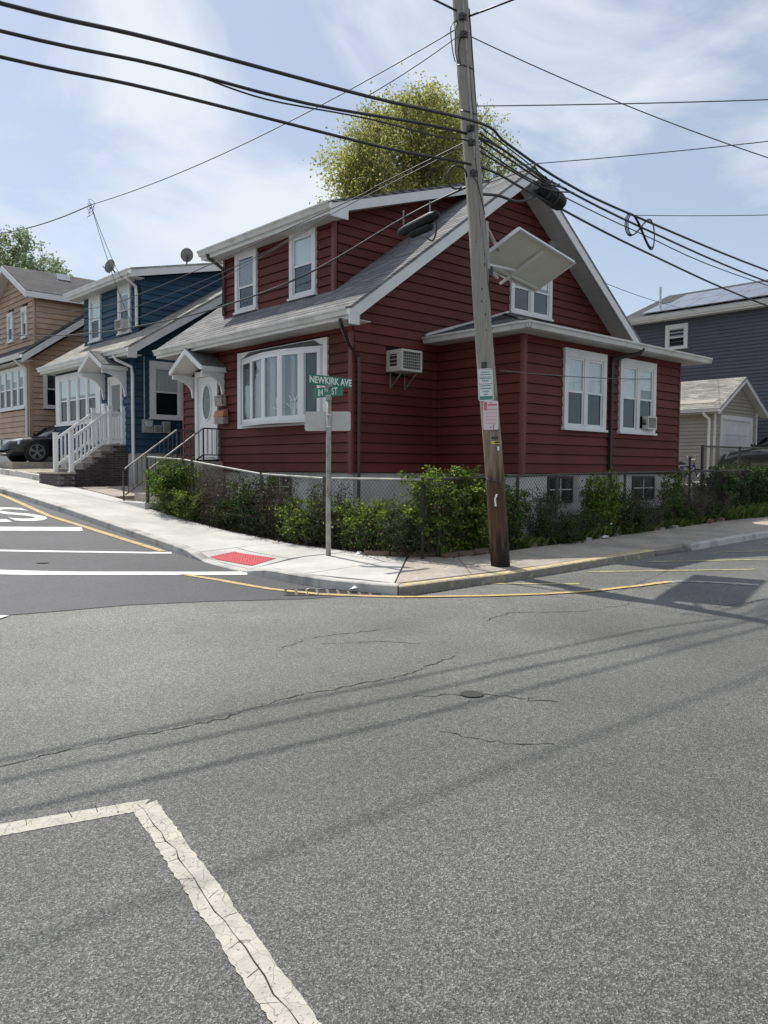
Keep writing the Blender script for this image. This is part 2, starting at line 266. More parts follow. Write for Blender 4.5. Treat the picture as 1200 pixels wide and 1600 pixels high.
M_leafP = leafmat('privet leaf with painted sunlight', [(.035, .075, .014), (.085, .15, .024), (.16, .22, .04), (.32, .36, .09)], .45)  # glow of sunlit tops put into brighter leaf colours
M_leafB = leafmat('dark ivy leaf', [(.018, .040, .012), (.038, .078, .019), (.07, .115, .028)], .28)
M_leafC = leafmat('sunlit yellow green leaf', [(.07, .12, .02), (.13, .18, .03), (.26, .30, .07)], .38)
M_leafdry = leafmat('dry brown leaf', [(.045, .032, .024), (.08, .055, .04), (.12, .085, .06)], .15)
M_leafT = leafmat('spring tree leaf', [(.17, .20, .055), (.25, .27, .08), (.34, .34, .12), (.42, .39, .17)], .52)
M_leafT2 = leafmat('pale green tree leaf', [(.14, .19, .10), (.22, .27, .15), (.34, .38, .25)], .45)
M_grass = leafmat('grass blade', [(.05, .09, .018), (.09, .14, .03), (.14, .17, .05)], .3)

# ------------------------------------------------------------------ mesh helpers
COL = scene.collection
def origin_of(p):
    o = Vector((0, 0, 0))
    while p is not None: o += p.location; p = p.parent
    return o
class MB:
    def __init__(s): s.v = []; s.f = []; s.smooth = False
    def quad(s, *p):
        b = len(s.v); s.v += [tuple(q) for q in p]; s.f.append(tuple(range(b, b+len(p)))); return s
    def hexa(s, p):   # 8 points: bottom 0-3, top 4-7
        b = len(s.v); s.v += [tuple(q) for q in p]
        s.f += [tuple(b+i for i in q) for q in ((3, 2, 1, 0), (4, 5, 6, 7), (0, 1, 5, 4), (1, 2, 6, 5), (2, 3, 7, 6), (3, 0, 4, 7))]; return s
    def box(s, x0, x1, y0, y1, z0, z1):
        return s.hexa([(x0, y0, z0), (x1, y0, z0), (x1, y1, z0), (x0, y1, z0), (x0, y0, z1), (x1, y0, z1), (x1, y1, z1), (x0, y1, z1)])
    def prism(s, poly, ext):   # poly of 3d points extruded by vector
        b = len(s.v); n = len(poly); e = Vector(ext); s.v += [tuple(q) for q in poly]+[tuple(Vector(q)+e) for q in poly]
        s.f += [tuple(range(b+n-1, b-1, -1)), tuple(range(b+n, b+2*n))]+[(b+i, b+(i+1) % n, b+n+(i+1) % n, b+n+i) for i in range(n)]; return s
    def tube(s, pts, r, n=6, cap=True):
        pts = [Vector(p) for p in pts]; rs = r if isinstance(r, (list, tuple)) else [r]*len(pts); b0 = len(s.v); prev = None
        for i, p in enumerate(pts):
            d = (pts[min(i+1, len(pts)-1)]-pts[max(i-1, 0)]).normalized()
            a = d.cross(Vector((0, 0, 1)) if abs(d.z) < .9 else Vector((1, 0, 0))).normalized()
            if prev is not None and a.dot(prev) < 0: a = -a
            prev = a; c = d.cross(a)
            for k in range(n):
                t = 2*math.pi*k/n; s.v.append(tuple(p+(a*math.cos(t)+c*math.sin(t))*rs[i]))
        for i in range(len(pts)-1):
            for k in range(n):
                s.f.append((b0+i*n+k, b0+i*n+(k+1) % n, b0+(i+1)*n+(k+1) % n, b0+(i+1)*n+k))
        if cap: s.f += [tuple(b0+k for k in range(n-1, -1, -1)), tuple(b0+(len(pts)-1)*n+k for k in range(n))]
        return s
    def beam(s, a, b, w, t, upv=(0, 0, 1)):   # rectangular bar from a to b, width w (sideways), thickness t (up)
        a, b = Vector(a), Vector(b); d = (b-a).normalized(); u = Vector(upv); sd_ = d.cross(u).normalized(); u = sd_.cross(d).normalized()
        p = []
        for q in (a, b):
            for i, j in ((-1, -1), (1, -1), (1, 1), (-1, 1)): p.append(q+sd_*w/2*i+u*t/2*j)
        return s.hexa([p[0], p[1], p[2], p[3], p[4], p[5], p[6], p[7]])
    def disc(s, c, nrm, r, th, n=20, ry=None):
        nrm = Vector(nrm).normalized(); a = nrm.cross(Vector((0, 0, 1)) if abs(nrm.z) < .9 else Vector((0, 1, 0))).normalized(); b_ = a.cross(nrm); ry = ry or r
        return s.prism([Vector(c)+a*r*math.cos(2*math.pi*k/n)+b_*ry*math.sin(2*math.pi*k/n) for k in range(n)], nrm*th)
    def build(s, name, m, parent=None, loc=None, smooth=False, recalc=True, bevel=0):
        o0 = origin_of(parent) if parent else Vector(loc or (0, 0, 0))
        me = bpy.data.meshes.new(name); me.from_pydata([tuple(Vector(v)-o0) for v in s.v], [], s.f)
        if recalc and len(s.v) < 60000:
            bm = bmesh.new(); bm.from_mesh(me); bmesh.ops.recalc_face_normals(bm, faces=bm.faces)
            if bevel: bmesh.ops.bevel(bm, geom=[e for e in bm.edges], offset=bevel, segments=1, affect='EDGES', clamp_overlap=True)
            bm.to_mesh(me); bm.free()
        if smooth: me.shade_smooth()
        me.materials.append(m); ob = bpy.data.objects.new(name, me); COL.objects.link(ob)
        if parent: ob.parent = parent
        else: ob.location = o0
        return ob
def tag(o, label, cat=None, group=None):
    o['label'] = label
    if cat: o['category'] = cat
    if group: o['group'] = group
    return o
def thing(name, label, cat, loc, group=None):
    o = bpy.data.objects.new(name, None); o.empty_display_size = .2; COL.objects.link(o); o.location = loc; return tag(o, label, cat, group)
def struct(o, kind='structure'): o['kind'] = kind; return o
class Face:     # vertical wall plane: axis 'X' faces -X at X=c (u = Y); axis 'Y' faces -Y at Y=c (u = X)
    def __init__(s, ax, c): s.ax = ax; s.c = c
    def p(s, u, z, d=0): return Vector((s.c-d, u, z)) if s.ax == 'X' else Vector((u, s.c-d, z))
    def box(s, mb, u0, u1, z0, z1, d0, d1):
        return mb.hexa([s.p(u0, z0, d0), s.p(u1, z0, d0), s.p(u1, z0, d1), s.p(u0, z0, d1), s.p(u0, z1, d0), s.p(u1, z1, d0), s.p(u1, z1, d1), s.p(u0, z1, d1)])
    def frame(s, mb, u0, u1, z0, z1, w, d0, d1, wb=None):
        wb = w if wb is None else wb
        s.box(mb, u0, u0+w, z0, z1, d0, d1); s.box(mb, u1-w, u1, z0, z1, d0, d1); s.box(mb, u0+w, u1-w, z1-w, z1, d0, d1-.002); s.box(mb, u0+w, u1-w, z0, z0+wb, d0, d1-.002); return mb

def siding(face, lim, z0, z1, m, parent, openings=(), exp=.195, proud=.034):
    z = z0
    while z < z1-.03:
        zt = min(z+exp, z1); (a0, a1), (b0, b1) = lim(z), lim(zt)
        if a1-a0 < .06: break
        if b1-b0 < .02: mid_ = (a0+a1)/2; b0, b1 = mid_-.01, mid_+.01
        segs = [(a0, a1, b0, b1)]
        for (u0, u1, w0, w1) in openings:
            if min(zt, w1)-max(z, w0) < .3*(zt-z): continue
            ns = []
            for (p0, p1, q0, q1) in segs:
                if u1 <= min(p0, q0) or u0 >= max(p1, q1): ns.append((p0, p1, q0, q1)); continue
                if u0 > p0+.02: ns.append((p0, u0, q0, u0))
                if u1 < p1-.02: ns.append((u1, p1, u1, q1))
            segs = ns
        cut = []
        for (p0, p1, q0, q1) in segs:
            while p1-p0 > 3.4:
                c_ = p0+random.uniform(1.6, min(3.2, p1-p0-.6)); cut.append((p0, c_-.0015, q0, c_-.0015)); p0 = c_+.0015; q0 = p0
            cut.append((p0, p1, q0, q1))
        for (p0, p1, q0, q1) in cut:
            jb = random.uniform(-.002, .003); mb = MB()
            zq = z+.013; mb.hexa([face.p(p0, zq, -.02), face.p(p1, zq, -.02), face.p(p1, zq, proud+jb), face.p(p0, zq, proud+jb), face.p(q0, zt+.001, -.02), face.p(q1, zt+.001, -.02), face.p(q1, zt+.001, .006), face.p(q0, zt+.001, .006)])
            mb.build('siding_board', m, parent)
        z += exp

def sash_window(face, u0, u1, z0, z1, parent, n=1, cas=.10, blind=(0., 0.), screen=True, frm=None, head=.12, sill=True, bm_=None, label=None, mid=.5, d=.03):
    """casing with n double-hung sashes; blind = share of height covered in each unit"""
    mb = MB(); W = .075
    face.box(mb, u0, u0+cas, z0, z1, -.02, W); face.box(mb, u1-cas, u1, z0, z1, -.02, W)
    face.box(mb, u0+cas, u1-cas, z1-head, z1, -.02, W-.002); face.box(mb, u0+cas, u1-cas, z0, z0+.07, -.02, W-.002)
    iw = (u1-u0-2*cas); g = .13 if n > 1 else 0; w = (iw-g*(n-1))/n
    for k in range(n-1): a = u0+cas+w*(k+1)+g*k; face.box(mb, a, a+g, z0+.07, z1-head, -.02, W-.004)
    win = mb.build('window', frm or M_white, parent)
    if label: win['label'] = label
    if sill: face.box(MB(), u0-.03, u1+.03, z0-.035, z0+.012, -.02, W+.035).build('sill', frm or M_white, win)
    for k in range(n):
        a = u0+cas+(w+g)*k; b = a+w; zb, zt = z0+.07, z1-head; zm = zb+(zt-zb)*mid
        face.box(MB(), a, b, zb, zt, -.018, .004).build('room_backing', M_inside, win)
        up_ = face.frame(MB(), a, b, zm-.02, zt, .04, .036, .052); up_.build('sash', M_vinyl, win)
        lo_ = face.frame(MB(), a, b, zb, zm+.02, .04, .020, .035); lo_.build('sash', M_vinyl, win)
        face.box(MB(), a+.04, b-.04, zm+.02, zt-.04, .042, .046).build('pane', M_glass, win)
        face.box(MB(), a+.04, b-.04, zb+.04, zm-.02, .025, .029).build('pane', M_glassd if screen else M_glass, win)
        bl = blind[k] if k < len(blind) else 0
        if bl > 0: face.box(MB(), a+.012, b-.012, zt-(zt-zb)*bl, zt, .006, .012).build('blind', bm_ or M_blind, win)
    return win

def roof_courses(p00, p01, p10, p11, m, name, parent, th=.03, exp=.14, base=.05):
    """stepped shingle courses: p00-p01 eave edge, p10-p11 upper edge"""
    p00, p01, p10, p11 = map(Vector, (p00, p01, p10, p11)); ln = max((p10-p00).length, (p11-p01).length); n = max(1, int(ln/exp)); mb = MB()
    nr = (p01-p00).cross(((p10+p11)-(p00+p01))).normalized()
    if nr.z < 0: nr = -nr
    for i in range(n):
        a, b = i/n, (i+1)/n; A0, A1 = p00.lerp(p10, a), p01.lerp(p11, a); B0, B1 = p00.lerp(p10, b), p01.lerp(p11, b)
        mb.hexa([A0-nr*.01, A1-nr*.01, B1-nr*.01, B0-nr*.01, A0+nr*(.009), A1+nr*(.009), B1+nr*.004, B0+nr*.004])
    # deck below
    mb.hexa([p00-nr*base, p01-nr*base, p11-nr*base, p10-nr*base, p00-nr*.009, p01-nr*.009, p11-nr*.009, p10-nr*.009])
    return mb.build(name, m, parent)
def gutter(a, b, parent, outv, m=None, w=.12, hh=.13):
    """open-top K gutter from a to b; a, b at the top back edge; outv = outward unit vector"""
    a, b, o = Vector(a), Vector(b), Vector(outv); mb = MB(); U = Vector((0, 0, 1))
    prof = [(0, -hh), (w*.6, -hh), (w*.75, -hh*.45), (w, -hh*.25), (w, 0), (w-.012, 0), (w-.012, -hh*.2), (w*.7, -hh*.4), (w*.55, -hh+.012), (.01, -hh+.012), (.01, -.01), (0, -.01)]
    mb.prism([a+o*x+U*z for x, z in prof], b-a); return mb.build('gutter', m or M_gutter, parent)

# ------------------------------------------------------------------ ground, roads, pavements
def sheet(name, xs, ys, off, m, inside=None):
    mb = MB(); idx = {}
    for i, x in enumerate(xs):
        for j, y in enumerate(ys):
            idx[i, j] = len(mb.v); mb.v.append((x, y, h(x, y)+off))
    for i in range(len(xs)-1):
        for j in range(len(ys)-1):
            if inside and not inside((xs[i]+xs[i+1])/2, (ys[j]+ys[j+1])/2): continue
            mb.f.append((idx[i, j], idx[i+1, j], idx[i+1, j+1], idx[i, j+1]))
    return struct(mb.build(name, m, smooth=True, recalc=False))
def rng(a, b, s):
    n = max(1, round((b-a)/s)); return [a+(b-a)*i/n for i in range(n+1)]
far = [-1500, -300, -80]
sheet('ground', far+rng(-40, 60, 5)+[120, 400, 1500], far+rng(-40, 7, 8)+rng(7.4, 40, 1.5)+[60, 100, 400, 1500], -.14, M_ground)
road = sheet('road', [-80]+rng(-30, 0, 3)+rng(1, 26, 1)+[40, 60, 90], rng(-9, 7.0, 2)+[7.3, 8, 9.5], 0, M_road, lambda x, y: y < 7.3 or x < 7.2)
tag(road, 'worn grey asphalt of the wide avenue in the foreground')
SEAM = [(-4, 9.5), (2.68, 8.99), (3.31, 8.88), (4.01, 8.79), (4.91, 8.45), (5.87, 7.95), (6.46, 7.79), (7.0, 7.66)]
def seam(x):
    return itp(x, ([p[0] for p in SEAM], [p[1] for p in SEAM]))
mb = MB(); xs = [-3.5, 0, 2, 2.7, 3.3, 4, 4.5, 4.9, 5.4, 5.9, 6.2, 6.47]; ts = [0, .004, .01, .025, .05, .08, .11, .14, .18, .22, .27, .33, .4, .5, .7, 1]
for x in xs:
    for t in ts:
        y = seam(x)+random.uniform(-.008, .008)*(t == 0)+(90-seam(x))*t; mb.v.append((x, y, 0))
knots = sorted(set(SY[0][2:]))
mb = MB(); ysl = [0.0]+[k for k in rng(10, 24, .7)]+[25, 27, 30, 35, 40, 50, 60, 80, 100]
for i, x in enumerate(xs):
    for j, y in enumerate(ysl):
        yy = seam(x) if j == 0 else max(y, seam(x)+.1); mb.v.append((x, yy, h(x, yy)+.006))
ny = len(ysl)
for i in range(len(xs)-1):
    for j in range(ny-1): mb.f.append((i*ny+j, (i+1)*ny+j, (i+1)*ny+j+1, i*ny+j+1))
road2 = struct(mb.build('side_road', M_road2, smooth=True, recalc=False)); tag(road2, 'freshly laid dark asphalt of the side street climbing left')

def strip(pts, w, off, name, m, parent, ragged=0, seg=.35):
    """flat painted line following the ground; pts (x,y) polyline, w width or list"""
    P = []; W = []
    for i in range(len(pts)-1):
        a, b = Vector((*pts[i][:2], 0)), Vector((*pts[i+1][:2], 0)); n = max(1, int((b-a).length/seg))
        wa = w[i] if isinstance(w, list) else w; wb = w[i+1] if isinstance(w, list) else w
        for k in range(n): P.append(a.lerp(b, k/n)); W.append(wa+(wb-wa)*k/n)
    P.append(Vector((*pts[-1][:2], 0))); W.append(w[-1] if isinstance(w, list) else w)
    mb = MB()
    for i, p in enumerate(P):
        d = (P[min(i+1, len(P)-1)]-P[max(i-1, 0)]).normalized(); s = Vector((-d.y, d.x, 0))
        for k in (-1, 1):
            q = p+s*k*(W[i]/2+random.uniform(-ragged, ragged)); mb.v.append((q.x, q.y, h(q.x, q.y)+off))
    for i in range(len(P)-1): mb.f.append((2*i, 2*i+1, 2*i+3, 2*i+2))
    return mb.build(name, m, parent, recalc=False)
def poly(pts, off, name, m, parent, ragged=0):
    mb = MB()
    if len(pts) == 4:   # subdivide
        n = 90; A, B, C, D = [Vector((*p, 0)) for p in pts]; wob = [random.uniform(-1, 1) for _ in range(40)]
        for i in range(n+1):
            for e, (p, q) in enumerate(((A, D), (B, C))):
                v = p.lerp(q, i/n); rr = random.uniform(-ragged, ragged)*.8+ragged*1.6*noise.noise((i*.11+e*31, 2.7, 0)); v += (A-B).normalized()*rr
                mb.v.append((v.x, v.y, h(v.x, v.y)+off))
        for i in range(n): mb.f.append((2*i, 2*i+1, 2*i+3, 2*i+2))
    return mb.build(name, m, parent, recalc=False)
# painted lines on the side street
strip([(-3.2, 16.6), (3.53, 11.82), (6.42, 10.02)], .30, .011, 'white_line', M_wpaint, road2, .004)['label'] = 'near white crosswalk line ending at the curb ramp'
strip([(-3, 18.4), (4.02, 13.43), (6.38, 12.27)], .15, .011, 'white_line', M_wpaint, road2, .003)['label'] = 'thin far white crosswalk line'
strip([(-2.5, 20.2), (4.66, 15.55), (6.0, 15.1)], [.45, .48, .48], .011, 'stop_bar', M_wpaint, road2, .004)
strip([(6.31, 12.45), (6.21, 14.11), (6.03, 16.95), (6.34, 21.2), (6.3, 27), (6.2, 45)], .13, .014, 'yellow_line', M_ypaint, road2, .004)
strip([(5.59, 10.46), (5.77, 9.76), (5.95, 8.77), (6.25, 8.06), (6.6, 7.7), (7.21, 7.16), (7.87, 6.65), (8.53, 6.24), (9.23, 5.93), (10.01, 5.72), (10.6, 5.6)], .105, .013, 'yellow_line', M_ypaint, road, .005, .15)['label'] = 'yellow line curving round the corner'
strip([(10.3, 5.66), (10.7, 5.58), (11.0, 5.2), (11.2, 4.6)], .16, .007, 'white_line', M_wfaint, road, .03, .1)
for a, b in (((8.68, 7.40), (9.58, 6.41)), ((10.66, 6.98), (12.66, 5.27)), ((12.35, 6.88), (14.4, 5.3)), ((14.3, 6.72), (16.4, 5.2)), ((16.3, 6.6), (18.4, 5.1))):
    strip([a, b], .09, .007, 'parking_line', M_yfaint, road, .008, .12)
# white L in the foreground, worn
poly([(1.775, 3.655), (1.66, 3.565), (.2, 3.98), (.2, 4.14)], .0025, 'white_line', M_wold, road, .004)['label'] = 'cracked white line leading out of frame at lower left'
poly([(1.655, 3.60), (1.79, 3.62), (1.34, 1.45), (1.22, 1.52)], .004, 'white_line', M_wold, road, .006)['label'] = 'cracked white line running towards the viewer'
poly([(2.1, 9.5), (2.75, 8.93), (2.6, 8.8), (1.9, 9.1)], .012, 'white_line', M_wpaint, road)
def crack(pts, w, off, parent, jit=.02):
    P = []
    for i in range(len(pts)-1):
        a, b = Vector((*pts[i], 0)), Vector((*pts[i+1], 0)); n = max(1, int((b-a).length/.05))
        for k in range(n): q = a.lerp(b, k/n); P.append((q.x+random.gauss(0, jit), q.y+random.gauss(0, jit)))
    P.append(pts[-1])
    strip(P, [w*random.uniform(.3, 1.3) for _ in P], off, 'crack', M_crack, parent, 0, 9)
crack([(1.71-.385*k/22+.022*noise.noise((k*.9, 4.2, 0)), 3.64-1.98*k/22) for k in range(23)], .0055, .0048, road, .004)
for t in (.12, .2, .28, .37, .45, .52, .6, .68, .77, .85):
    a = Vector((1.72, 3.6)).lerp(Vector((1.28, 1.48)), t); sgn = random.choice((-1, 1))
    crack([(a.x, a.y), (a.x+.055*sgn, a.y+random.uniform(-.04, .04))], .003, .0048, road, .003)
for x in (.6, .85, 1.05, 1.22, 1.4, 1.52, 1.6): crack([(x, 3.63+(1.67-x)*.28), (x+.02, 3.72+(1.67-x)*.28)], .0035, .0033, road, .004)
for pts in ([(1.38, 4.6), (1.9, 4.62), (2.6, 4.53), (3.3, 4.66), (4.4, 4.55), (5.2, 4.75)], [(4.6, 5.9), (5.1, 5.6), (5.3, 5.3)], [(4.0, 4.1), (4.5, 3.75), (4.7, 3.3)], [(3.6, 3.4), (3.75, 3.0), (3.95, 2.8)], [(6.6, 5.6), (7.2, 5.75), (7.9, 5.2), (8.8, 5.1)], [(4.1, 5.9), (4.6, 6.2), (5.6, 6.0)], [(9.2, 4.3), (10.6, 4.0), (12, 3.7)]):
    crack(pts, .011, .003, road, .016)
# S of the painted STOP on the side street (rest of the word lies outside the picture)
def text_mesh(body, size, name, m, parent, M4, extrude=.001, shear=0, xs_=1., bold=.012):
    cu = bpy.data.curves.new('t', 'FONT'); cu.body = body; cu.size = size; cu.extrude = extrude; cu.align_x = 'CENTER'; cu.align_y = 'CENTER'; cu.resolution_u = 3; cu.offset = size*bold
    o = bpy.data.objects.new('t', cu); COL.objects.link(o); bpy.context.view_layer.update()
    me = bpy.data.meshes.new_from_object(o.evaluated_get(bpy.context.evaluated_depsgraph_get())); bpy.data.objects.remove(o)
    me.transform(Matrix.Diagonal((xs_, 1, 1, 1))); me.transform(M4); o0 = origin_of(parent); me.transform(Matrix.Translation(-o0)); me.materials.clear(); me.materials.append(m)
    ob = bpy.data.objects.new(name, me); COL.objects.link(ob); ob.parent = parent; return ob
o = text_mesh('STOP', 3.0, 'painted_word', M_wpaint, road2, Matrix.Translation((3.75, 17.5, 0)) @ Matrix.Rotation(math.pi, 4, 'Z'), .0005, 0, .62)
for v in o.data.vertices: v.co.z = h(v.co.x, v.co.y)+.0125+(v.co.z > 0)*.001

# kerbs
KN = [(6.45, 60), (6.45, 11.9), (6.42, 10.2), (6.47, 8.95), (6.62, 8.25), (6.85, 7.78), (7.06, 7.47)]
KY = [(7.08, 7.455), (8.0, 7.42), (9.1, 7.29), (10.2, 7.25), (13.1, 7.2)]
KD = [(13.12, 7.2), (14.3, 7.14)]
KE = [(14.32, 7.14), (18, 7.08), (45, 6.9)]
def ramp(x, y):   # dip of the kerb ramp
    d = max(0, 1-abs(y-10.75)/1.25); e = max(0, 1-max(0, x-6.45)/1.1); return .115*min(1, d*1.7)*e*(x < 8)
def kerb(pl, parent, m, step=1.6, hh=.13, w=.16):
    P = [Vector((*p, 0)) for p in pl]; d = [0]
    for i in range(1, len(P)): d.append(d[-1]+(P[i]-P[i-1]).length)
    def at(s):
        for i in range(1, len(P)):
            if s <= d[i] or i == len(P)-1: t = (s-d[i-1])/(d[i]-d[i-1]); return P[i-1].lerp(P[i], t), (P[i]-P[i-1]).normalized()
    n = max(1, round(d[-1]/step))
    for k in range(n):
        s0, s1 = d[-1]*k/n+.004, d[-1]*(k+1)/n-.004; rows = []; q = 4
        for i in range(q+1):
            p, t = at(s0+(s1-s0)*i/q); nr = Vector((-t.y, t.x, 0)); rows.append((p, p+nr*w))
        mb = MB()
        for (a, b) in rows:
            za = h(a.x, a.y); top = za+hh-ramp(a.x, a.y)*.95
            mb.v += [(a.x, a.y, za-.1), (a.x, a.y, top-.015), (a.x+(b.x-a.x)*.1, a.y+(b.y-a.y)*.1, top), (b.x, b.y, top+.003), (b.x, b.y, za-.1)]
        for i in range(q):
            for j in range(4): mb.f.append((i*5+j, i*5+j+1, i*5+j+6, i*5+j+5))
        mb.f += [(0, 1, 2, 3, 4), tuple(q*5+j for j in (4, 3, 2, 1, 0))]
        o = mb.build('kerb_stone', m, parent, recalc=False)
        if m is M_kerby:
            o.data.materials.append(M_kerbface)
            for fi, pf in enumerate(o.data.polygons): pf.material_index = 1 if (fi % 4 == 0 and fi < 4*q) or fi >= 4*q else 0
kerbs = struct(sheet('kerb_bed', rng(6.3, 8, .4), rng(7.2, 12, .8), -.12, M_soil)); tag(kerbs, 'kerb stones edging both pavements round the corner')
KNr = list(reversed(KN)); 
kerb([KN[i] for i in range(len(KN))][:2], kerbs, M_kerb, 2.2)
kerb(KN[1:], kerbs, M_kerb, 1.1); kerb(KY, kerbs, M_kerby, 1.2, .12); kerb(KD, kerbs, M_kerbdark, .6, .05); kerb(KE, kerbs, M_kerb, 2.2, .12)
# pavement slabs
pave = sheet('pavement', rng(6.5, 8.2, .8), rng(10, 60, 2), -.02, M_soil); tag(pave, 'pale new concrete pavement along the side street')
pave2 = sheet('old_pavement', rng(7.3, 45, 2), rng(7.3, 8.7, .7), -.02, M_soil); tag(pave2, 'older speckled pavement along the avenue')
def slab(c, parent, m, off=.13, n=4, gap=.006):
    A, B, C, D = [Vector((*p, 0)) for p in c]; ctr = (A+B+C+D)/4
    A, B, C, D = [p+(ctr-p).normalized()*gap for p in (A, B, C, D)]; mb = MB()
    for i in range(n+1):
        for j in range(n+1):
            p = A.lerp(B, i/n).lerp(D.lerp(C, i/n), j/n); mb.v.append((p.x, p.y, h(p.x, p.y)+off-ramp(p.x, p.y)))
    for i in range(n):
        for j in range(n): mb.f.append((i*(n+1)+j, (i+1)*(n+1)+j, (i+1)*(n+1)+j+1, i*(n+1)+j+1))
    ring = [i*(n+1) for i in range(n+1)]+[n*(n+1)+j for j in range(1, n+1)]+[i*(n+1)+n for i in range(n-1, -1, -1)]+[j for j in range(n-1, 0, -1)]
    b = len(mb.v); mb.v += [(mb.v[r][0], mb.v[r][1], mb.v[r][2]-.12) for r in ring]
    for k in range(len(ring)): mb.f.append((ring[k], ring[(k+1) % len(ring)], b+(k+1) % len(ring), b+k))
    return mb.build('slab', m, parent, recalc=False)
def inner(y): return itp(y, ([9.4, 10.2, 11.5, 12.6, 14.3, 16.7, 19, 60], [8.95, 8.7, 8.42, 8.15, 7.98, 8.1, 8.3, 8.3]))
ky = lambda y: itp(y, ([7.47, 7.78, 8.25, 8.95, 10.2, 11.9, 60], [7.06, 6.85, 6.62, 6.47, 6.42, 6.45, 6.45]))+.16
ysl = [11.75]+[11.75+1.55*k for k in range(1, 24)]
for a, b in zip(ysl[:-1], ysl[1:]): slab([(ky(a), a), (inner(a), a), (inner(b), b), (ky(b), b)], pave, M_conc)
slab([(ky(10.2), 10.2), (7.38, 10.3), (7.30, 11.74), (ky(11.74), 11.74)], pave, M_conc, n=6)
slab([(7.39, 10.3), (inner(10.3), 10.3), (inner(11.74), 11.74), (7.31, 11.74)], pave, M_conc)
slab([(ky(8.9), 8.9), (8.3, 9.1), (inner(10.28), 10.28), (ky(10.18), 10.18)], pave, M_conc, n=6)
slab([(7.14, 7.62), (9.05, 9.36), (8.32, 9.08), (ky(8.88), 8.88)], pave, M_conc, n=6)
slab([(8.33, 9.10), (9.05, 9.38), (8.72, 10.2), (inner(10.26), 10.26)], pave, M_conc)
pd = MB()
n = 8; A, B, C, D = [Vector((*p, 0)) for p in ((6.62, 11.45), (7.12, 11.5), (7.26, 10.5), (6.72, 10.36))]
for i in range(n+1):
    for j in range(n+1): p = A.lerp(B, i/n).lerp(D.lerp(C, i/n), j/n); pd.v.append((p.x, p.y, h(p.x, p.y)+.137-ramp(p.x, p.y)))
for i in range(n):
    for j in range(n): pd.f.append((i*(n+1)+j, (i+1)*(n+1)+j, (i+1)*(n+1)+j+1, i*(n+1)+j+1))
tag(pd.build('tactile_panel', M_pad, pave, recalc=False), 'bright red tactile panel at the curb ramp')
dm = MB()
for i in range(9):
    for j in range(17):
        p = A.lerp(B, (i+.5)/9).lerp(D.lerp(C, (i+.5)/9), (j+.5)/17); z = h(p.x, p.y)+.137-ramp(p.x, p.y); dm.tube([(p.x, p.y, z), (p.x, p.y, z+.006)], [.013, .007], 6)
struct(dm.build('tactile_domes', M_pad, pave), 'stuff')
nk = lambda x: itp(x, ([7.08, 8, 9.1, 10.2, 13.1, 14.3, 18, 45], [7.455, 7.42, 7.29, 7.25, 7.2, 7.14, 7.08, 6.9]))+.165
xsl = [9.9+1.5*k for k in range(0, 16)]
slab([(7.165, 7.615), (8.55, nk(8.55)), (9.6, 8.75), (9.08, 9.345)], pave2, M_conc2, n=5)
slab([(8.56, nk(8.56)), (9.9, nk(9.9)), (9.9, 8.75), (9.61, 8.75)], pave2, M_conc2)
for a, b in zip(xsl[:-1], xsl[1:]): slab([(a, nk(a)), (b, nk(b)), (b, 8.72), (a, 8.72)], pave2, M_conc2, off=.125)
crack([(8.75, 8.6), (9.1, 8.2), (9.35, 7.75), (9.5, 7.5)], .012, .137, pave2, .01)
# soil bed behind the pavements
def soilsheet(name, xs, ys, off, m, amp):
    mb = MB()
    for x in xs:
        for y in ys: mb.v.append((x, y, h(x, y)+off+amp*noise.noise((x*2.1, y*2.1, 0))+amp*.5*noise.noise((x*7, y*7, 3))))
    k = len(ys)
    for i in range(len(xs)-1):
        for j in range(k-1): mb.f.append((i*k+j, (i+1)*k+j, (i+1)*k+j+1, i*k+j+1))
    return struct(mb.build(name, m, smooth=True, recalc=False))
soilsheet('soil_bed', rng(7.75, 23, .25), rng(8.6, 19.4, .25), .075, M_soil, .03)
for a, b, y0, y1, z in ((8.3, 19.4, 18.72, 21.1, 0),):
    slab([(8.25, 18.75), (12, 18.75), (12, 21.1), (8.25, 21.1)], pave, M_conc2, off=.15)
# storm drain grate in the gutter
gr = thing('storm_drain', 'dark slotted storm drain grate below the curb corner', 'drain', (6.6, 8.0, h(6.6, 8)))
Gd = Vector((7.05-6.05, 7.72-8.42, 0)).normalized(); Gn = Vector((Gd.y, -Gd.x, 0)); G0 = Vector((6.10, 8.60, 0))
def gp(s, t, z): p = G0+Gd*s-Gn*t*-1; return Vector((p.x, p.y, h(p.x, p.y)+z))
GL, GW = 1.22, .42
MB().hexa([gp(0, 0, .001), gp(GL, 0, .001), gp(GL, GW, .001), gp(0, GW, .001), gp(0, 0, .008), gp(GL, 0, .008), gp(GL, GW, .008), gp(0, GW, .008)]).build('pit', M_crack, gr)
fr = MB()
for a, b in (((0, 0), (GL, 0)), ((GL, 0), (GL, GW)), ((GL, GW), (0, GW)), ((0, GW), (0, 0))): fr.beam(gp(*a, .008), gp(*b, .008), .035, .010)
fr.build('frame', M_iron, gr)
for k in range(1, 9): s = GL*k/9; MB().beam(gp(s, .01, .009), gp(s, GW-.01, .009), .035, .008).build('bar', M_rust, gr)
# small covers
def cover(x, y, r, label):
    o = MB().disc((x, y, h(x, y)+.0065), (0, 0, 1), r, .0025, 24).build('valve_cover', M_cover, loc=(x, y, h(x, y))); tag(o, label, 'cover')
cover(4.38, 3.83, .085, 'small round dark valve cover in the middle of the grey road')
cover(4.26, 12.26, .09, 'small round dark cover between the crosswalk lines')

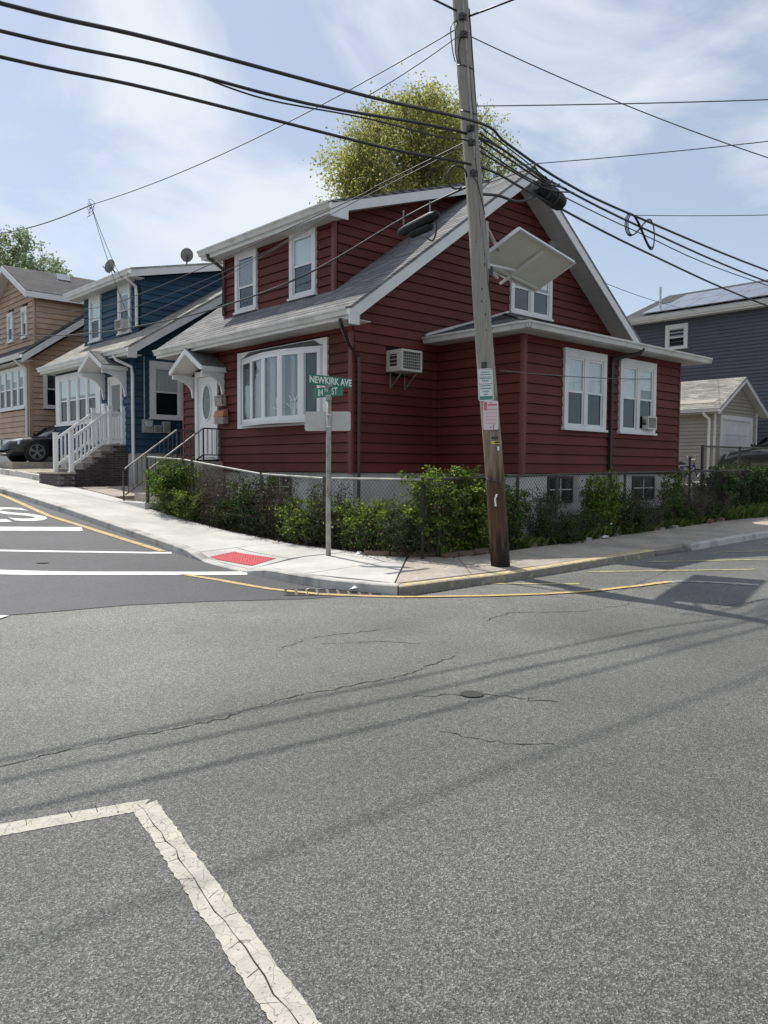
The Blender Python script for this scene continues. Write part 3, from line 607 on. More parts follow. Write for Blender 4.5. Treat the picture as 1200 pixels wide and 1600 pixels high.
# ------------------------------------------------------------------ red corner house
HX0, HX1, HY0, HY1 = 10.06, 19.74, 11.94, 18.64; RX, RZ = 14.9, 8.48; SL = .715; EX, EZ = 9.5, 4.62; RKY = 11.35; RKY2 = 19.0
BX0, BX1, BY0 = 12.41, 18.57, 9.68; ZB = 1.57
red = thing('red_house', 'dark red clapboard corner house with white trim and grey shingle roof', 'house', (14.9, 15, .4))
FX, FY, FB, FBX = Face('X', HX0), Face('Y', HY0), Face('Y', BY0), Face('X', BX0)
rz = lambda x: EZ+SL*(min(x, 2*RX-x)-EX)-.06
w = MB(); w.prism([(HX0+.02, HY0+.02, ZB), (HX1, HY0+.02, ZB), (HX1, HY0+.02, rz(HX1)), (RX, HY0+.02, rz(RX)-.05), (HX0+.02, HY0+.02, rz(HX0))], (0, HY1-HY0-.02, 0))
wall = w.build('wall', M_redcore, red)
bump = MB().box(BX0+.02, BX1-.02, BY0+.02, HY0+.5, ZB, 4.30).build('wall', M_redcore, red); bump['label'] = 'single storey side extension wall'
gw = (14.77, 16.35, 5.30, 6.55)
def limY(z):
    if z < 4.35: return (HX0, 12.0)if z < 4.28 else (HX0, HX1)
    dx_ = (z+.10-EZ)/SL; return (max(HX0, EX+dx_), min(HX1, 2*RX-EX-dx_))
siding(FY, lambda z: (HX0+.03, BX0) if z < 4.35 else limY(z), ZB, 4.30, M_red, wall, [(10.9, 11.5, 3.55, 4.02)])
siding(FY, limY, 4.30, 8.25, M_red, wall, [gw])
bay = (12.68, 16.0, 2.55, 4.27); dr = (16.9, 17.96, 1.85, 4.0)
siding(FX, lambda z: (HY0+.11, HY1-.02), ZB, 4.50, M_red, wall, [bay, dr])
w1, w2 = (13.71, 15.25, 2.5, 4.13), (15.80, 17.34, 2.5, 4.13)
siding(FB, lambda z: (BX0+.1, BX1-.06), ZB, 4.28, M_red, bump, [w1, w2])
siding(FBX, lambda z: (BY0+.03, HY0-.03), ZB, 4.28, M_red, bump)
for f, u, z0, z1, ws in ((FX, HY0+.055, ZB-.02, 4.48, .11), (FB, BX0+.05, ZB-.02, 4.28, .1), (FB, BX1-.03, ZB-.02, 4.28, .06), (FX, HY1-.03, ZB, 4.48, .06)):
    f.box(MB(), u-ws/2, u+ws/2, z0, z1, -.03, .035).build('corner_trim', M_redtrim, red)
FBX.box(MB(), BY0-.03, BY0+.03, ZB-.02, 4.28, -.03, .03).build('corner_trim', M_redtrim, red)
fd = MB(); fd.box(HX0+.06, HX1-.06, HY0+.06, HY1-.06, .0, ZB); fd.box(BX0+.06, BX1-.06, BY0+.06, HY0+.3, .0, ZB-.003); found = fd.build('foundation', M_found, red)
def basement(face, u0, u1, z0, z1, d=-.06):
    mb = face.frame(MB(), u0, u1, z0, z1, .05, d-.02, d+.035); wn = mb.build('basement_window', M_brown, red)
    face.box(MB(), u0+.05, u1-.05, z0+.05, z1-.05, d, d+.012).build('pane', M_carglass, wn)
    b = MB(); um = (u0+u1)/2
    face.box(b, um-.012, um+.012, z0+.05, z1-.05, d+.013, d+.025); zm = (z0+z1)/2; face.box(b, u0+.05, um-.012, zm-.012, zm+.012, d+.013, d+.025); face.box(b, um+.012, u1-.05, zm-.012, zm+.012, d+.013, d+.025)
    b.build('muntin', M_gutter, wn)
basement(FB, 13.35, 14.22, .97, 1.52); basement(FB, 16.58, 17.56, .97, 1.52); basement(FBX, 10.53, 11.27, 1.05, 1.52); basement(FX, 14.04, 14.86, 1.0, 1.5)
# main roof
rf = roof_courses((EX, RKY, EZ), (EX, RKY2, EZ), (RX, RKY, RZ), (RX, RKY2, RZ), M_shred, 'roof', red)
rb = roof_courses((2*RX-EX, RKY, EZ), (2*RX-EX, RKY2, EZ), (RX, RKY, RZ), (RX, RKY2, RZ), M_shred, 'roof', red); rb['label'] = 'rear slope of the main roof'
rc = MB()
for k in range(26): y = RKY+.01+k*.293; rc.hexa([(RX-.16, y, RZ-.095), (RX-.16, y+.31, RZ-.1), (RX, y+.31, RZ+.012), (RX, y, RZ+.022), (RX-.16, y, RZ-.08), (RX-.16, y+.31, RZ-.085), (RX, y+.31, RZ+.03), (RX, y, RZ+.04)]); rc.hexa([(RX+.16, y, RZ-.095), (RX+.16, y+.31, RZ-.1), (RX, y+.31, RZ+.012), (RX, y, RZ+.022), (RX+.16, y, RZ-.08), (RX+.16, y+.31, RZ-.085), (RX, y+.31, RZ+.03), (RX, y, RZ+.04)])
rc.build('ridge_cap', M_shred, rf)
def rake(x0, z0, x1, z1, y, parent, hh=.25, th=.03, m=None):   # fascia board following a rake in the plane Y=y
    mb = MB(); mb.prism([(x0, y, z0-hh), (x1, y, z1-hh), (x1, y, z1), (x0, y, z0)], (0, th, 0)); return mb.build('rake_board', m or M_white, parent)
cs = .05
rake(EX, EZ-cs, RX, RZ-cs, RKY+.006, rf); rake(2*RX-EX, EZ-cs, RX, RZ-cs, RKY+.008, rb)
MB().prism([(EX-.02, RKY-.002, EZ-.32), (EX+.22, RKY-.002, EZ-.32), (EX+.22, RKY-.002, EZ-.1), (EX-.02, RKY-.002, EZ-.06)], (0, .034, 0)).build('rake_end', M_white, rf)
# rake soffits (panelled)
for sgn, par in ((1, rf), (-1, rb)):
    xa, xb = (EX+.02, RX) if sgn == 1 else (2*RX-EX-.02, RX); n = 34
    for k in range(n):
        t0, t1 = k/n, (k+.96)/n; mb = MB()
        p = [(xa+(xb-xa)*t, EZ+(RZ-EZ)*t-.235) for t in (t0, t1)]
        mb.hexa([(p[0][0], RKY+.04, p[0][1]), (p[1][0], RKY+.04, p[1][1]), (p[1][0], HY0-.02, p[1][1]), (p[0][0], HY0-.02, p[0][1]), (p[0][0], RKY+.04, p[0][1]+.02), (p[1][0], RKY+.04, p[1][1]+.02), (p[1][0], HY0-.02, p[1][1]+.02), (p[0][0], HY0-.02, p[0][1]+.02)])
        mb.build('soffit_panel', M_soffit, par)
# front eave: soffit, fascia, gutter
for k in range(19):
    y = RKY+.1+k*.4; MB().box(EX+.03, HX0+.02, y, y+.385, 4.405, 4.425).build('soffit_panel', M_soffit, rf)
MB().box(EX, EX+.025, RKY+.04, RKY2, 4.40, 4.575).build('fascia', M_white, rf)
gutter((EX-.001, RKY+.02, EZ-.03), (EX-.001, RKY2-.02, EZ-.03), rf, (-1, 0, 0))
ds = MB(); ds.tube([(EX-.05, RKY+.25, 4.42), (EX-.02, RKY+.25, 4.32), (9.85, HY0-.12, 4.0), (10.14, HY0-.07, 3.82), (10.16, HY0-.07, 3.5), (10.16, HY0-.07, 1.0)], .042, 4); ds.build('downspout', M_brown, red)
# front dormer
DX, DY0, DY1 = 10.46, 13.01, 17.28; FD, FDY = Face('X', DX), Face('Y', DY0); DEX, DEZ = 10.06, 6.94; DS = (RZ+.03-DEZ)/(RX-DEX)
dz = lambda x: DEZ+DS*(x-DEX)-.07
dw = MB(); dw.prism([(DX+.02, DY0+.02, 5.0), (RX, DY0+.02, 7.0), (RX, DY0+.02, dz(RX)-.03), (DX+.02, DY0+.02, dz(DX)-.05)], (0, DY1-DY0-.04, 0)); dorm = dw.build('wall', M_redcore, red); dorm['label'] = 'dormer wall'
dwin = [(15.81, 16.72, 5.33, 6.76), (13.58, 14.51, 5.33, 6.76)]
siding(FD, lambda z: (DY0+.08, DY1-.06), 5.24, 6.80, M_red, dorm, dwin)
def limD(z):
    lo = max(DX+.02, EX+(z-EZ)/SL-.05); lo2 = DEX+(z+.12-DEZ)/DS if z+.12 > DEZ else DX; return (max(lo2, DX+.03), max(EX+(z+.195-EZ)/SL+.1, DX+.1)) 
z = 5.30
while z < 8.2:
    u0 = max(DX+.06, DEX+max(0, (z+.24-DEZ))/DS); u1 = EX+(z-EZ)/SL+.12; u1t = u1+.195/SL
    if u1 > u0+.05:
        mb = MB(); u0t = max(DX+.06, DEX+max(0, (z+.435-DEZ))/DS); u0t = min(u0t, u1t-.02)
        zq = z+.013; mb.hexa([FDY.p(u0, zq, -.02), FDY.p(u1, zq, -.02), FDY.p(u1, zq, .034), FDY.p(u0, zq, .034), FDY.p(u0t, z+.199, -.02), FDY.p(u1t, z+.199, -.02), FDY.p(u1t, z+.199, .005), FDY.p(u0t, z+.199, .005)])
        mb.build('siding_board', M_red, dorm)
    z += .195
FD.box(MB(), DY0-.03, DY0+.08, 5.2, 6.82, -.03, .035).build('corner_trim', M_redtrim, red); FD.box(MB(), DY1-.06, DY1+.02, 5.2, 6.82, -.03, .035).build('corner_trim', M_redtrim, red)
sash_window(FD, *dwin[0], red, 1, .12, (.0,), head=.16, mid=.42)
sash_window(FD, *dwin[1], red, 1, .12, (.52,), head=.16, mid=.50, label='dormer window with white blind half down')
drf = roof_courses((DEX, 12.6, DEZ), (DEX, 17.72, DEZ), (RX, 12.6, RZ+.03), (RX, 17.72, RZ+.03), M_shdorm, 'roof', red); drf['label'] = 'low sloping dormer roof'
rake(DEX, DEZ-.045, RX, RZ-.03, 12.606, drf, .2); rake(DEX, DEZ-.045, RX, RZ-.03, 17.69, drf, .2)
MB().prism([(DEX-.02, 12.598, DEZ-.30), (DEX+.42, 12.598, DEZ-.30), (DEX+.42, 12.598, DEZ-.06), (DEX-.02, 12.598, DEZ-.05)], (0, .034, 0)).build('rake_end', M_white, drf)
for k in range(13): y = 12.66+k*.387; MB().box(DEX+.03, DX+.02, y, y+.374, 6.70, 6.72).build('soffit_panel', M_soffit, drf)
MB().box(DEX, DEX+.025, 12.64, 17.68, 6.70, 6.90).build('fascia', M_white, drf)
sof = MB(); sof.prism([(DX, 12.63, dz(DX)-.16), (RX, 12.63, dz(RX)-.16), (RX, 12.63, dz(RX)-.14), (DX, 12.63, dz(DX)-.14)], (0, DY0-12.65, 0)); sof.build('soffit_panel', M_soffit, drf)
gutter((DEX-.001, 12.6, DEZ-.03), (DEX-.001, 17.72, DEZ-.03), drf, (-1, 0, 0))
ds = MB(); ds.tube([(DEX-.05, 17.35, 6.83), (DEX-.03, 17.35, 6.72), (DX-.08, 17.25, 6.48), (DX-.06, 17.25, 6.3), (DX-.06, 17.25, 5.35)], .042, 4); ds.build('downspout', M_brown, red)
# rear dormer
rd = MB(); rd.prism([(17, 13.2, 6.0), (19.2, 13.2, 6.0), (19.2, 13.2, 7.0), (RX+.2, 13.2, 8.3)], (0, 4, 0)); rd.build('wall', M_redcore, red)
rr_ = roof_courses((19.62, 12.7, 6.98), (19.62, 17.7, 6.98), (RX, 12.7, RZ+.03), (RX, 17.7, RZ+.03), M_shdorm, 'roof', red); rr_['label'] = 'rear dormer roof'
rake(19.62, 6.93, RX, RZ-.03, 12.706, rr_, .2); MB().box(19.0, 19.6, 12.74, 17.66, 6.68, 6.70).build('soffit_panel', M_soffit, rr_); gutter((19.62, 12.7, 6.95), (19.62, 17.7, 6.95), rr_, (1, 0, 0))
# side extension roof: hipped
EB, EBY, EBX0, EBX1 = 4.40, 9.25, 12.0, 19.02; HR = EBX0+2.69
hz = 5.23
roof_b = roof_courses((EBX0, EBY, EB), (EBX1, EBY, EB), (HR, HY0-.03, hz), (EBX1-2.69, HY0-.03, hz), M_shbump, 'roof', red); roof_b['label'] = 'hipped roof of the side extension'
roof_courses((EBX0, HY0-.03, EB), (EBX0, EBY, EB), (HR, HY0-.03, hz), (HR-.01, HY0-.04, hz), M_shbump, 'hip_slope', roof_b)
roof_courses((EBX1, EBY, EB), (EBX1, HY0-.03, EB), (EBX1-2.7, HY0-.04, hz), (EBX1-2.69, HY0-.03, hz), M_shbump, 'hip_slope', roof_b)
MB().beam((EBX0, HY0-.05, EB+.045), (HR, HY0-.05, hz+.05), .05, .05).build('flashing', M_gutter, roof_b)
hc = MB()
for k in range(14):
    a = Vector((EBX0, EBY, EB+.02)).lerp(Vector((HR, HY0-.03, hz+.02)), k/14); b = Vector((EBX0, EBY, EB+.02)).lerp(Vector((HR, HY0-.03, hz+.02)), (k+1.1)/14); hc.beam(a+Vector((0, 0, .012)), b, .2, .014)
hc.build('hip_cap', M_shbump, roof_b)
for k in range(18): x = EBX0+.02+k*.388; MB().box(x, x+.375, EBY+.03, BY0+.02, 4.262, 4.28).build('soffit_panel', M_soffit, roof_b)
for k in range(6): y = BY0+.03+k*.375; MB().box(EBX0+.03, BX0+.02, y, y+.362, 4.262, 4.28).build('soffit_panel', M_soffit, roof_b)
MB().box(EBX1-.45, EBX1-.02, BY0+.02, HY0, 4.262, 4.28).build('soffit_panel', M_soffit, roof_b)
fb = MB(); fb.box(EBX0+.026, EBX1-.026, EBY, EBY+.025, 4.255, 4.37); fb.box(EBX0, EBX0+.025, EBY, HY0-.03, 4.255, 4.371); fb.box(EBX1-.025, EBX1, EBY, HY0-.03, 4.255, 4.371); fb.build('fascia', M_white, roof_b)
gutter((EBX0-.11, EBY, EB-.01), (EBX1+.11, EBY, EB-.01), roof_b, (0, -1, 0)); gutter((EBX0, EBY-.11, EB-.012), (EBX0, HY0-.05, EB-.012), roof_b, (-1, 0, 0)); gutter((EBX1, EBY-.11, EB-.012), (EBX1, HY0-.05, EB-.012), roof_b, (1, 0, 0))
ds = MB(); ds.tube([(15.98, EBY-.06, 4.30), (15.95, EBY-.03, 4.2), (15.5, BY0-.06, 4.07), (15.46, BY0-.065, 3.98), (15.46, BY0-.065, .9)], .05, 6); ds.build('downspout', M_brown, red)
# windows of the red house
sash_window(FB, *w1, red, 2, .13, (.50, .50), head=.17, bm_=M_curtain, label='left twin window of the side extension')
sash_window(FB, *w2, red, 2, .13, (.50, .34), head=.17, bm_=M_blind, label='right twin window of the side extension, air conditioner in it')
sash_window(FY, *gw, red, 2, .12, (.25, .4), head=.12, label='twin window high in the gable')
# bow window
b0, b1, bz0, bz1 = bay
mb = MB(); FX.box(mb, b0, b0+.14, bz0, bz1, -.02, .06); FX.box(mb, b1-.14, b1, bz0, bz1, -.02, .06); FX.box(mb, b0+.14, b1-.14, bz1-.13, bz1, -.02, .058); FX.box(mb, b0+.14, b1-.14, bz0, bz0+.09, -.02, .058)
bow = mb.build('bow_window', M_white, red); bow['label'] = 'white five-pane bow window'
BV = [(10.0, 15.78), (9.85, 15.16), (9.73, 14.52), (9.73, 13.90), (9.85, 13.32), (10.0, 12.86)]; bt, bb = 4.07, 2.66
def hz_pts(z, k=1.): return [(HX0-(HX0-x)*k, (y-14.32)*(1+(k-1)*.15)+14.32, z) for x, y in BV]
mb = MB(); mb.prism([(HX0, b1-.15, bb-.07)]+hz_pts(bb-.07, 1.15)+[(HX0, b0+.15, bb-.07)], (0, 0, .07)); mb.build('seat_board', M_white, bow)
mb = MB(); mb.prism([(HX0, b1-.15, bt)]+hz_pts(bt, 1.12)+[(HX0, b0+.15, bt)], (0, 0, .045)); mb.build('head_board', M_white, bow)
mb = MB(); e = hz_pts(bt+.047, 1.1); T_ = [(HX0-.06, y, bt+.18) for y in (15.5, 15.1, 14.5, 13.95, 13.4, 13.1)]
for k in range(5): mb.quad(e[k], e[k+1], T_[k+1], T_[k])
mb.quad(e[0], T_[0], (HX0, b1-.15, bt+.05)); mb.quad(e[5], (HX0, b0+.15, bt+.05), T_[5]); mb.build('bow_roof', M_shcan, bow)
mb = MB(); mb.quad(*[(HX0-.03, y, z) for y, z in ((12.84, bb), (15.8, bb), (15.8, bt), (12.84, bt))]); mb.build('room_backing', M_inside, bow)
for k in range(5):
    a, b = Vector((*BV[k], 0)), Vector((*BV[k+1], 0)); d = (b-a); ln = d.length; d.normalize(); nn = Vector((-abs(d.y), d.x*(1 if d.y < 0 else -1), 0)).normalized()
    if nn.x > 0: nn = -nn
    def q(s, z, dd): p = a+d*s+nn*dd; return Vector((p.x, p.y, z))
    def bx(m_, s0, s1, z0, z1, d0, d1): return m_.hexa([q(s0, z0, d0), q(s1, z0, d0), q(s1, z0, d1), q(s0, z0, d1), q(s0, z1, d0), q(s1, z1, d0), q(s1, z1, d1), q(s0, z1, d1)])
    f = MB(); bx(f, .0, .075, bb, bt, -.03, .03); bx(f, ln-.075, ln, bb, bt, -.03, .03); bx(f, .075, ln-.075, bt-.08, bt, -.03, .028); bx(f, .075, ln-.075, bb, bb+.08, -.03, .028); f.build('sash', M_vinyl, bow)
    bx(MB(), .075, ln-.075, bb+.08, bt-.08, -.004, .004).build('pane', M_glass, bow)
    if k in (1, 2): bx(MB(), .10 if k == 1 else .12, .46 if k == 1 else .30, bb+.02, bt-.02, -.10, -.08).build('curtain', M_bowcurt, bow)
    if k == 3: bx(MB(), ln-.40, ln-.30, bb+.02, bt-.02, -.10, -.08).build('curtain', M_bowcurt, bow)
    if k in (0, 4): bx(MB(), .06, ln-.06, bb+.02, bt-.02, -.06, -.05).build('insect_screen', M_sill, bow)
# white ornaments standing inside the bow window
for i, (x, y) in enumerate(((9.86, 14.16), (9.87, 13.6))):
    orn = thing('window_ornament', ('white sprig ornament behind the third bow pane', 'pale star ornament behind the fourth bow pane')[i], 'ornament', (x, y, bb+.0))
    tb = MB(); tb.tube([(x, y, bb), (x, y, bb+.22)], [.045, .03], 8); tb.build('pot', M_vinyl, orn)
    sp = MB()
    for k in range(26):
        t = random.uniform(0, 6.28); e = random.uniform(.1, 1.4); r_ = random.uniform(.12, .3); sp.tube([(x, y, bb+.2), (x+.3*r_*math.cos(t), y+r_*math.sin(t)*math.cos(e), bb+.24+r_*math.sin(e))], .008, 3)
        sp.disc((x+.3*r_*math.cos(t), y+r_*math.sin(t)*math.cos(e), bb+.24+r_*math.sin(e)), (-1, 0, 0), .018, .01, 6)
    sp.build('sprig', M_vinyl, orn)
# front door
mb = MB(); FX.box(mb, 16.90, 17.02, 1.86, 4.0, -.02, .06); FX.box(mb, 17.86, 17.97, 1.86, 4.0, -.02, .06); FX.box(mb, 17.02, 17.86, 3.87, 4.0, -.02, .058)
door = mb.build('door_frame', M_white, red); FX.box(MB(), 17.02, 17.86, 1.90, 3.86, -.01, .012).build('door', M_door, red)
pn = MB()
for (u0, u1, z0, z1) in ((17.12, 17.42, 2.05, 2.62), (17.48, 17.76, 2.05, 2.62), (17.10, 17.78, 2.74, 3.76)): FX.frame(pn, u0, u1, z0, z1, .025, .012, .020)
pn.build('door_panel', M_door, red)
ov = MB(); ov.disc((HX0-.013, 17.44, 3.24), (-1, 0, 0), .2, .012, 28, .42); ov.build('oval_light', M_oval, red)
ovr = MB()
for k in range(28):
    t0, t1 = 2*math.pi*k/28, 2*math.pi*(k+1)/28; ovr.beam((HX0-.025, 17.44+.205*math.cos(t0), 3.24+.425*math.sin(t0)), (HX0-.025, 17.44+.205*math.cos(t1), 3.24+.425*math.sin(t1)), .03, .03, (1, 0, 0))
ovr.build('oval_trim', M_door, red)
ls = MB(); ls.tube([(HX0-.012, 17.08, 2.72), (HX0-.06, 17.08, 2.72), (HX0-.065, 17.18, 2.72)], .012, 6); FX.box(ls, 17.05, 17.11, 2.62, 2.86, .011, .018); ls.build('door_handle', M_chrome, red)
FX.box(MB(), 16.98, 17.9, 1.845, 1.885, -.02, .1).build('threshold', M_conc, red)
# door canopy
def canopy(cx, cy, hw, xw, zpk, zlow, parent, shm, wall_x, brk_z):
    pv = []
    for s in (1, -1):
        p = roof_courses((cx, cy+s*hw, zlow), (wall_x, cy+s*hw, zlow), (cx, cy, zpk), (wall_x, cy, zpk), shm, 'canopy_roof', parent, base=.03)
        mb = MB(); mb.prism([(cx-.02, cy+s*hw, zlow-.03), (cx-.02, cy, zpk-.03), (cx-.02, cy, zpk-.16), (cx-.02, cy+s*(hw-.10), zlow-.10), (cx-.02, cy+s*hw, zlow-.10)], (.03, 0, 0)); mb.build('barge_board', M_white, parent)
        MB().box(cx+.01, wall_x, cy+s*hw-.015, cy+s*hw+.015, zlow-.13, zlow-.02).build('fascia', M_white, parent)
        mb = MB(); mb.prism([(cx+.012, cy+s*(hw-.02), zlow-.06), (cx+.012, cy, zpk-.07), (cx+.012, cy, zpk-.09), (cx+.012, cy+s*(hw-.02), zlow-.08)], (wall_x-cx-.012, 0, 0)); mb.build('canopy_ceiling', M_white, parent)
        # curved bracket plate
        y = cy+s*(hw-.10); pts = [(cx+.03, zlow-.12), (wall_x-.02, zlow-.12), (wall_x-.02, brk_z)]; n = 9; x1, z1 = wall_x-.07, brk_z; x0, z0 = cx+.05, zlow-.22
        pts.append((x1, brk_z)); 
        for k in range(n+1):
            t = k/n*math.pi/2; pts.append((x0+(x1-.02-x0)*math.cos(t), z1+.10+(z0-z1-.10)*math.sin(t)))
        pts.append((cx+.03, zlow-.22))
        mb = MB(); mb.prism([(x, y-.03, z) for x, z in pts], (0, .06, 0)); mb.build('bracket', M_white, parent)
canopy(9.42, 17.36, .80, 0, 4.50, 4.02, red, M_shcan, HX0, 3.38)
# stoop and steps with iron railing
st = thing('stoop', 'concrete front stoop with steps before the white oval-glass door', 'steps', (9.1, 17.4, .7))
MB().box(9.5, HX0, 16.72, 18.06, .6, 1.80).build('landing', M_conc2, st)
for k in range(5): MB().box(9.5-.27*(k+1), 9.5-.27*k+.02, 16.76, 18.02, .55, 1.80-.19*(k+1)).build('step', M_conc2, st)
MB().box(7.95, 8.32, 16.5, 18.3, .55, .83+.03).build('step', M_conc, st)
for yy, lab in ((16.75, 'near iron stair railing with bright top rail on the red house stoop'), (18.03, 'far iron stair railing beside the blue house')):
    rl = thing('stair_railing', lab, 'railing', (9.0, yy, 1.2), 'iron railings on the red house stoop')
    top = [(10.02, yy, 2.57), (9.53, yy, 2.57), (8.2, yy, 1.62)]
    for i in range(2): MB().beam(top[i], top[i+1], .045, .03).build('top_rail', M_railmetal if i == 0 else M_railtop, rl)
    for i in range(2): MB().beam((top[i][0], yy, top[i][2]-.62), (top[i+1][0], yy, top[i+1][2]-.62), .03, .025).build('bottom_rail', M_railmetal, rl)
    for x in [10.0-.115*k for k in range(0, 17)]:
        zt = 2.56 if x > 9.53 else 2.57-(9.53-x)*.714; big = min(abs(x-q) for q in (10.0, 9.54, 8.2)) < .06
        zb_ = (zt-.62 if not big else max(.75, zt-.85)); MB().beam((x, yy, zb_), (x, yy, zt), .03 if big else .014, .03 if big else .014, (0, 1, 0)).build('baluster', M_railmetal, rl)
# mailboxes
for (u0, u1, z0, z1, mt, lab) in ((16.52, 16.83, 3.10, 3.32, M_mail, 'small pale mottled mailbox, upper of two beside the front door'), (16.44, 16.85, 2.68, 2.86, M_mail, 'pale mottled mailbox with orange lid, lower of two beside the front door')):
    mbx = thing('mailbox', lab, 'mailbox', (HX0-.08, (u0+u1)/2, z0), 'mailboxes by the red house door')
    mb = MB(); mb.prism([(HX0-.03, u0, z0), (HX0-.16, u0, z0), (HX0-.19, u0, z1-.02), (HX0-.03, u0, z1)], (0, u1-u0, 0)); mb.build('body', mt, mbx, bevel=.008)
    mb = MB(); tl = M_orange if u0 < 16.5 else M_mail; zl = .17 if u0 < 16.5 else .05
    mb.prism([(HX0-.03, u0-.005, z1+.003), (HX0-.20, u0-.005, z1-.012), (HX0-.15, u0-.005, z1+zl*.75), (HX0-.05, u0-.005, z1+zl)], (0, u1-u0+.01, 0)); mb.build('lid', tl, mbx, bevel=.006)
# wall air conditioner in the gable wall
def ac_unit(name, label, cat, face, u0, u1, z0, z1, d0, d1, brackets):
    a = thing(name, label, cat, face.p((u0+u1)/2, z0, (d0+d1)/2)); t = .03
    mb = MB(); face.box(mb, u0+.02, u1-.02, z0+.02, z1-.02, d0, d1-.04); mb.build('core', M_grille, a)
    mb = MB(); face.frame(mb, u0, u1, z0, z1, t, d1-.05, d1); face.box(mb, u0, u1, z1-.001, z1+.012, d0, d1); face.box(mb, u0, u1, z0-.012, z0, d0, d1)
    for u in (u0, u1): face.box(mb, u-.006, u+.006, z0, z0+.09, d0, d1-.05); face.box(mb, u-.006, u+.006, z1-.07, z1, d0, d1-.05); face.box(mb, u-.006, u+.006, z0+.09, z1-.07, d0, d0+.10); face.box(mb, u-.006, u+.006, z0+.09, z1-.07, d1-.14, d1-.05)
    mb.build('case', M_acw, a)
    for u in (u0, u1):
        for k in range(3): zz = z0+.1+k*(z1-z0-.17)/3+.04; face.box(MB(), u-.008, u+.008, zz, zz+.012, d0+.1, d1-.14).build('louvre', M_acw, a)
    g = MB(); 
    for k in range(1, 6): zz = z0+t+(z1-z0-2*t)*k/6; face.box(g, u0+t, u1-t, zz-.004, zz+.004, d1-.035, d1-.03)
    for k in range(1, 9): uu = u0+t+(u1-u0-2*t)*k/9; face.box(g, uu-.003, uu+.003, z0+t, z1-t, d1-.030, d1-.026)
    g.build('grille', M_acw, a)
    if brackets:
        for u in (u0+.08, u1-.08):
            b = MB(); b.beam(face.p(u, z0-.02, .03), face.p(u, z0-.02, d1-.02), .02, .014); b.beam(face.p(u, z0-.34, .03), face.p(u, z0-.03, d1-.08), .02, .014); b.beam(face.p(u, z0-.34, .035), face.p(u, z0-.02, .035), .02, .014, (0, 1, 0) if face.ax == 'X' else (1, 0, 0)); b.build('bracket', M_galv, a)
    return a
ac_unit('air_conditioner', 'cream air conditioner on brackets sticking out of the red gable wall', 'air conditioner', FY, 10.93, 11.49, 3.60, 4.00, .0, .46, True)
ac_unit('air_conditioner', 'small window air conditioner in the right twin window of the red house', 'air conditioner', FB, 16.78, 17.17, 2.60, 2.88, .06, .20, False)
vb = FY.box(MB(), 16.24, 16.45, 6.98, 7.19, .0, .07).build('vent_box', M_signback, red)
vb['label'] = 'small square vent on the gable'

# ------------------------------------------------------------------ blue house
XB, YB, YB1 = 9.9, 21.2, 26.85; blue = thing('blue_house', 'dark blue clapboard house with white porch railing next to the red house', 'house', (14, 24, 1.1))
EX2, EZ2, S2, RX2 = 9.5, 4.90, .63, 14.8; RZ2 = EZ2+S2*(RX2-EX2); FX2, FY2 = Face('X', XB), Face('Y', YB); RK2, RK3 = 20.6, 27.25
w = MB(); r2 = lambda x: EZ2+S2*(min(x, 2*RX2-x)-EX2)-.07
w.prism([(XB+.02, YB+.02, 2.05), (19.6, YB+.02, 2.05), (19.6, YB+.02, r2(19.6)), (RX2, YB+.02, r2(RX2)), (XB+.02, YB+.02, r2(XB))], (0, YB1-YB-.02, 0)); bw = w.build('wall', M_bluecore, blue)
bank = (23.25, 26.80, 3.0, 4.60); bdoor = (21.82, 22.75, 2.3, 4.25); sidew = (10.37, 11.42, 3.04, 4.64)
siding(FX2, lambda z: (YB+.06, YB1-.02), 2.05, 4.72, M_blue, bw, [bank, bdoor])
siding(FY2, lambda z: (XB+.06, 14.5 if z < 4.7 else 14.5) if z < 4.7 else (XB+max(0, (z+.12-EZ2)/S2-.4), 14.5), 2.05, 7.0, M_blue, bw, [sidew])
for f, u in ((FX2, YB+.03), (FY2, XB+.03), (FX2, YB1)): f.box(MB(), u-.06, u+.03, 2.03, 4.74, -.03, .034).build('corner_trim', M_blue, blue)
MB().box(XB+.05, 19.5, YB+.05, YB1-.05, .5, 2.05).build('foundation', M_found, blue)
bf = roof_courses((EX2, RK2, EZ2), (EX2, RK3, EZ2), (RX2, RK2, RZ2), (RX2, RK3, RZ2), M_shblue, 'roof', blue)
roof_courses((2*RX2-EX2, RK2, EZ2), (2*RX2-EX2, RK3, EZ2), (RX2, RK2, RZ2), (RX2, RK3, RZ2), M_shblue, 'roof', blue)
rake(EX2, EZ2-.04, RX2, RZ2-.04, RK2+.006, bf, .24)
MB().prism([(EX2-.02, RK2-.002, EZ2-.30), (EX2+.24, RK2-.002, EZ2-.30), (EX2+.24, RK2-.002, EZ2-.02), (EX2-.02, RK2-.002, EZ2-.05)], (0, .034, 0)).build('rake_end', M_white, bf)
mb = MB(); mb.prism([(EX2+.02, RK2+.04, EZ2-.24), (RX2, RK2+.04, RZ2-.24), (RX2, RK2+.04, RZ2-.22), (EX2+.02, RK2+.04, EZ2-.22)], (0, YB-RK2-.05, 0)); mb.build('soffit_panel', M_soffit, bf)
MB().box(EX2+.03, XB, RK2+.04, RK3, 4.68, 4.70).build('soffit_panel', M_soffit, bf); MB().box(EX2, EX2+.025, RK2+.04, RK3, 4.675, 4.86).build('fascia', M_white, bf)
gutter((EX2-.001, RK2, EZ2-.03), (EX2-.001, RK3, EZ2-.03), bf, (-1, 0, 0), M_white)
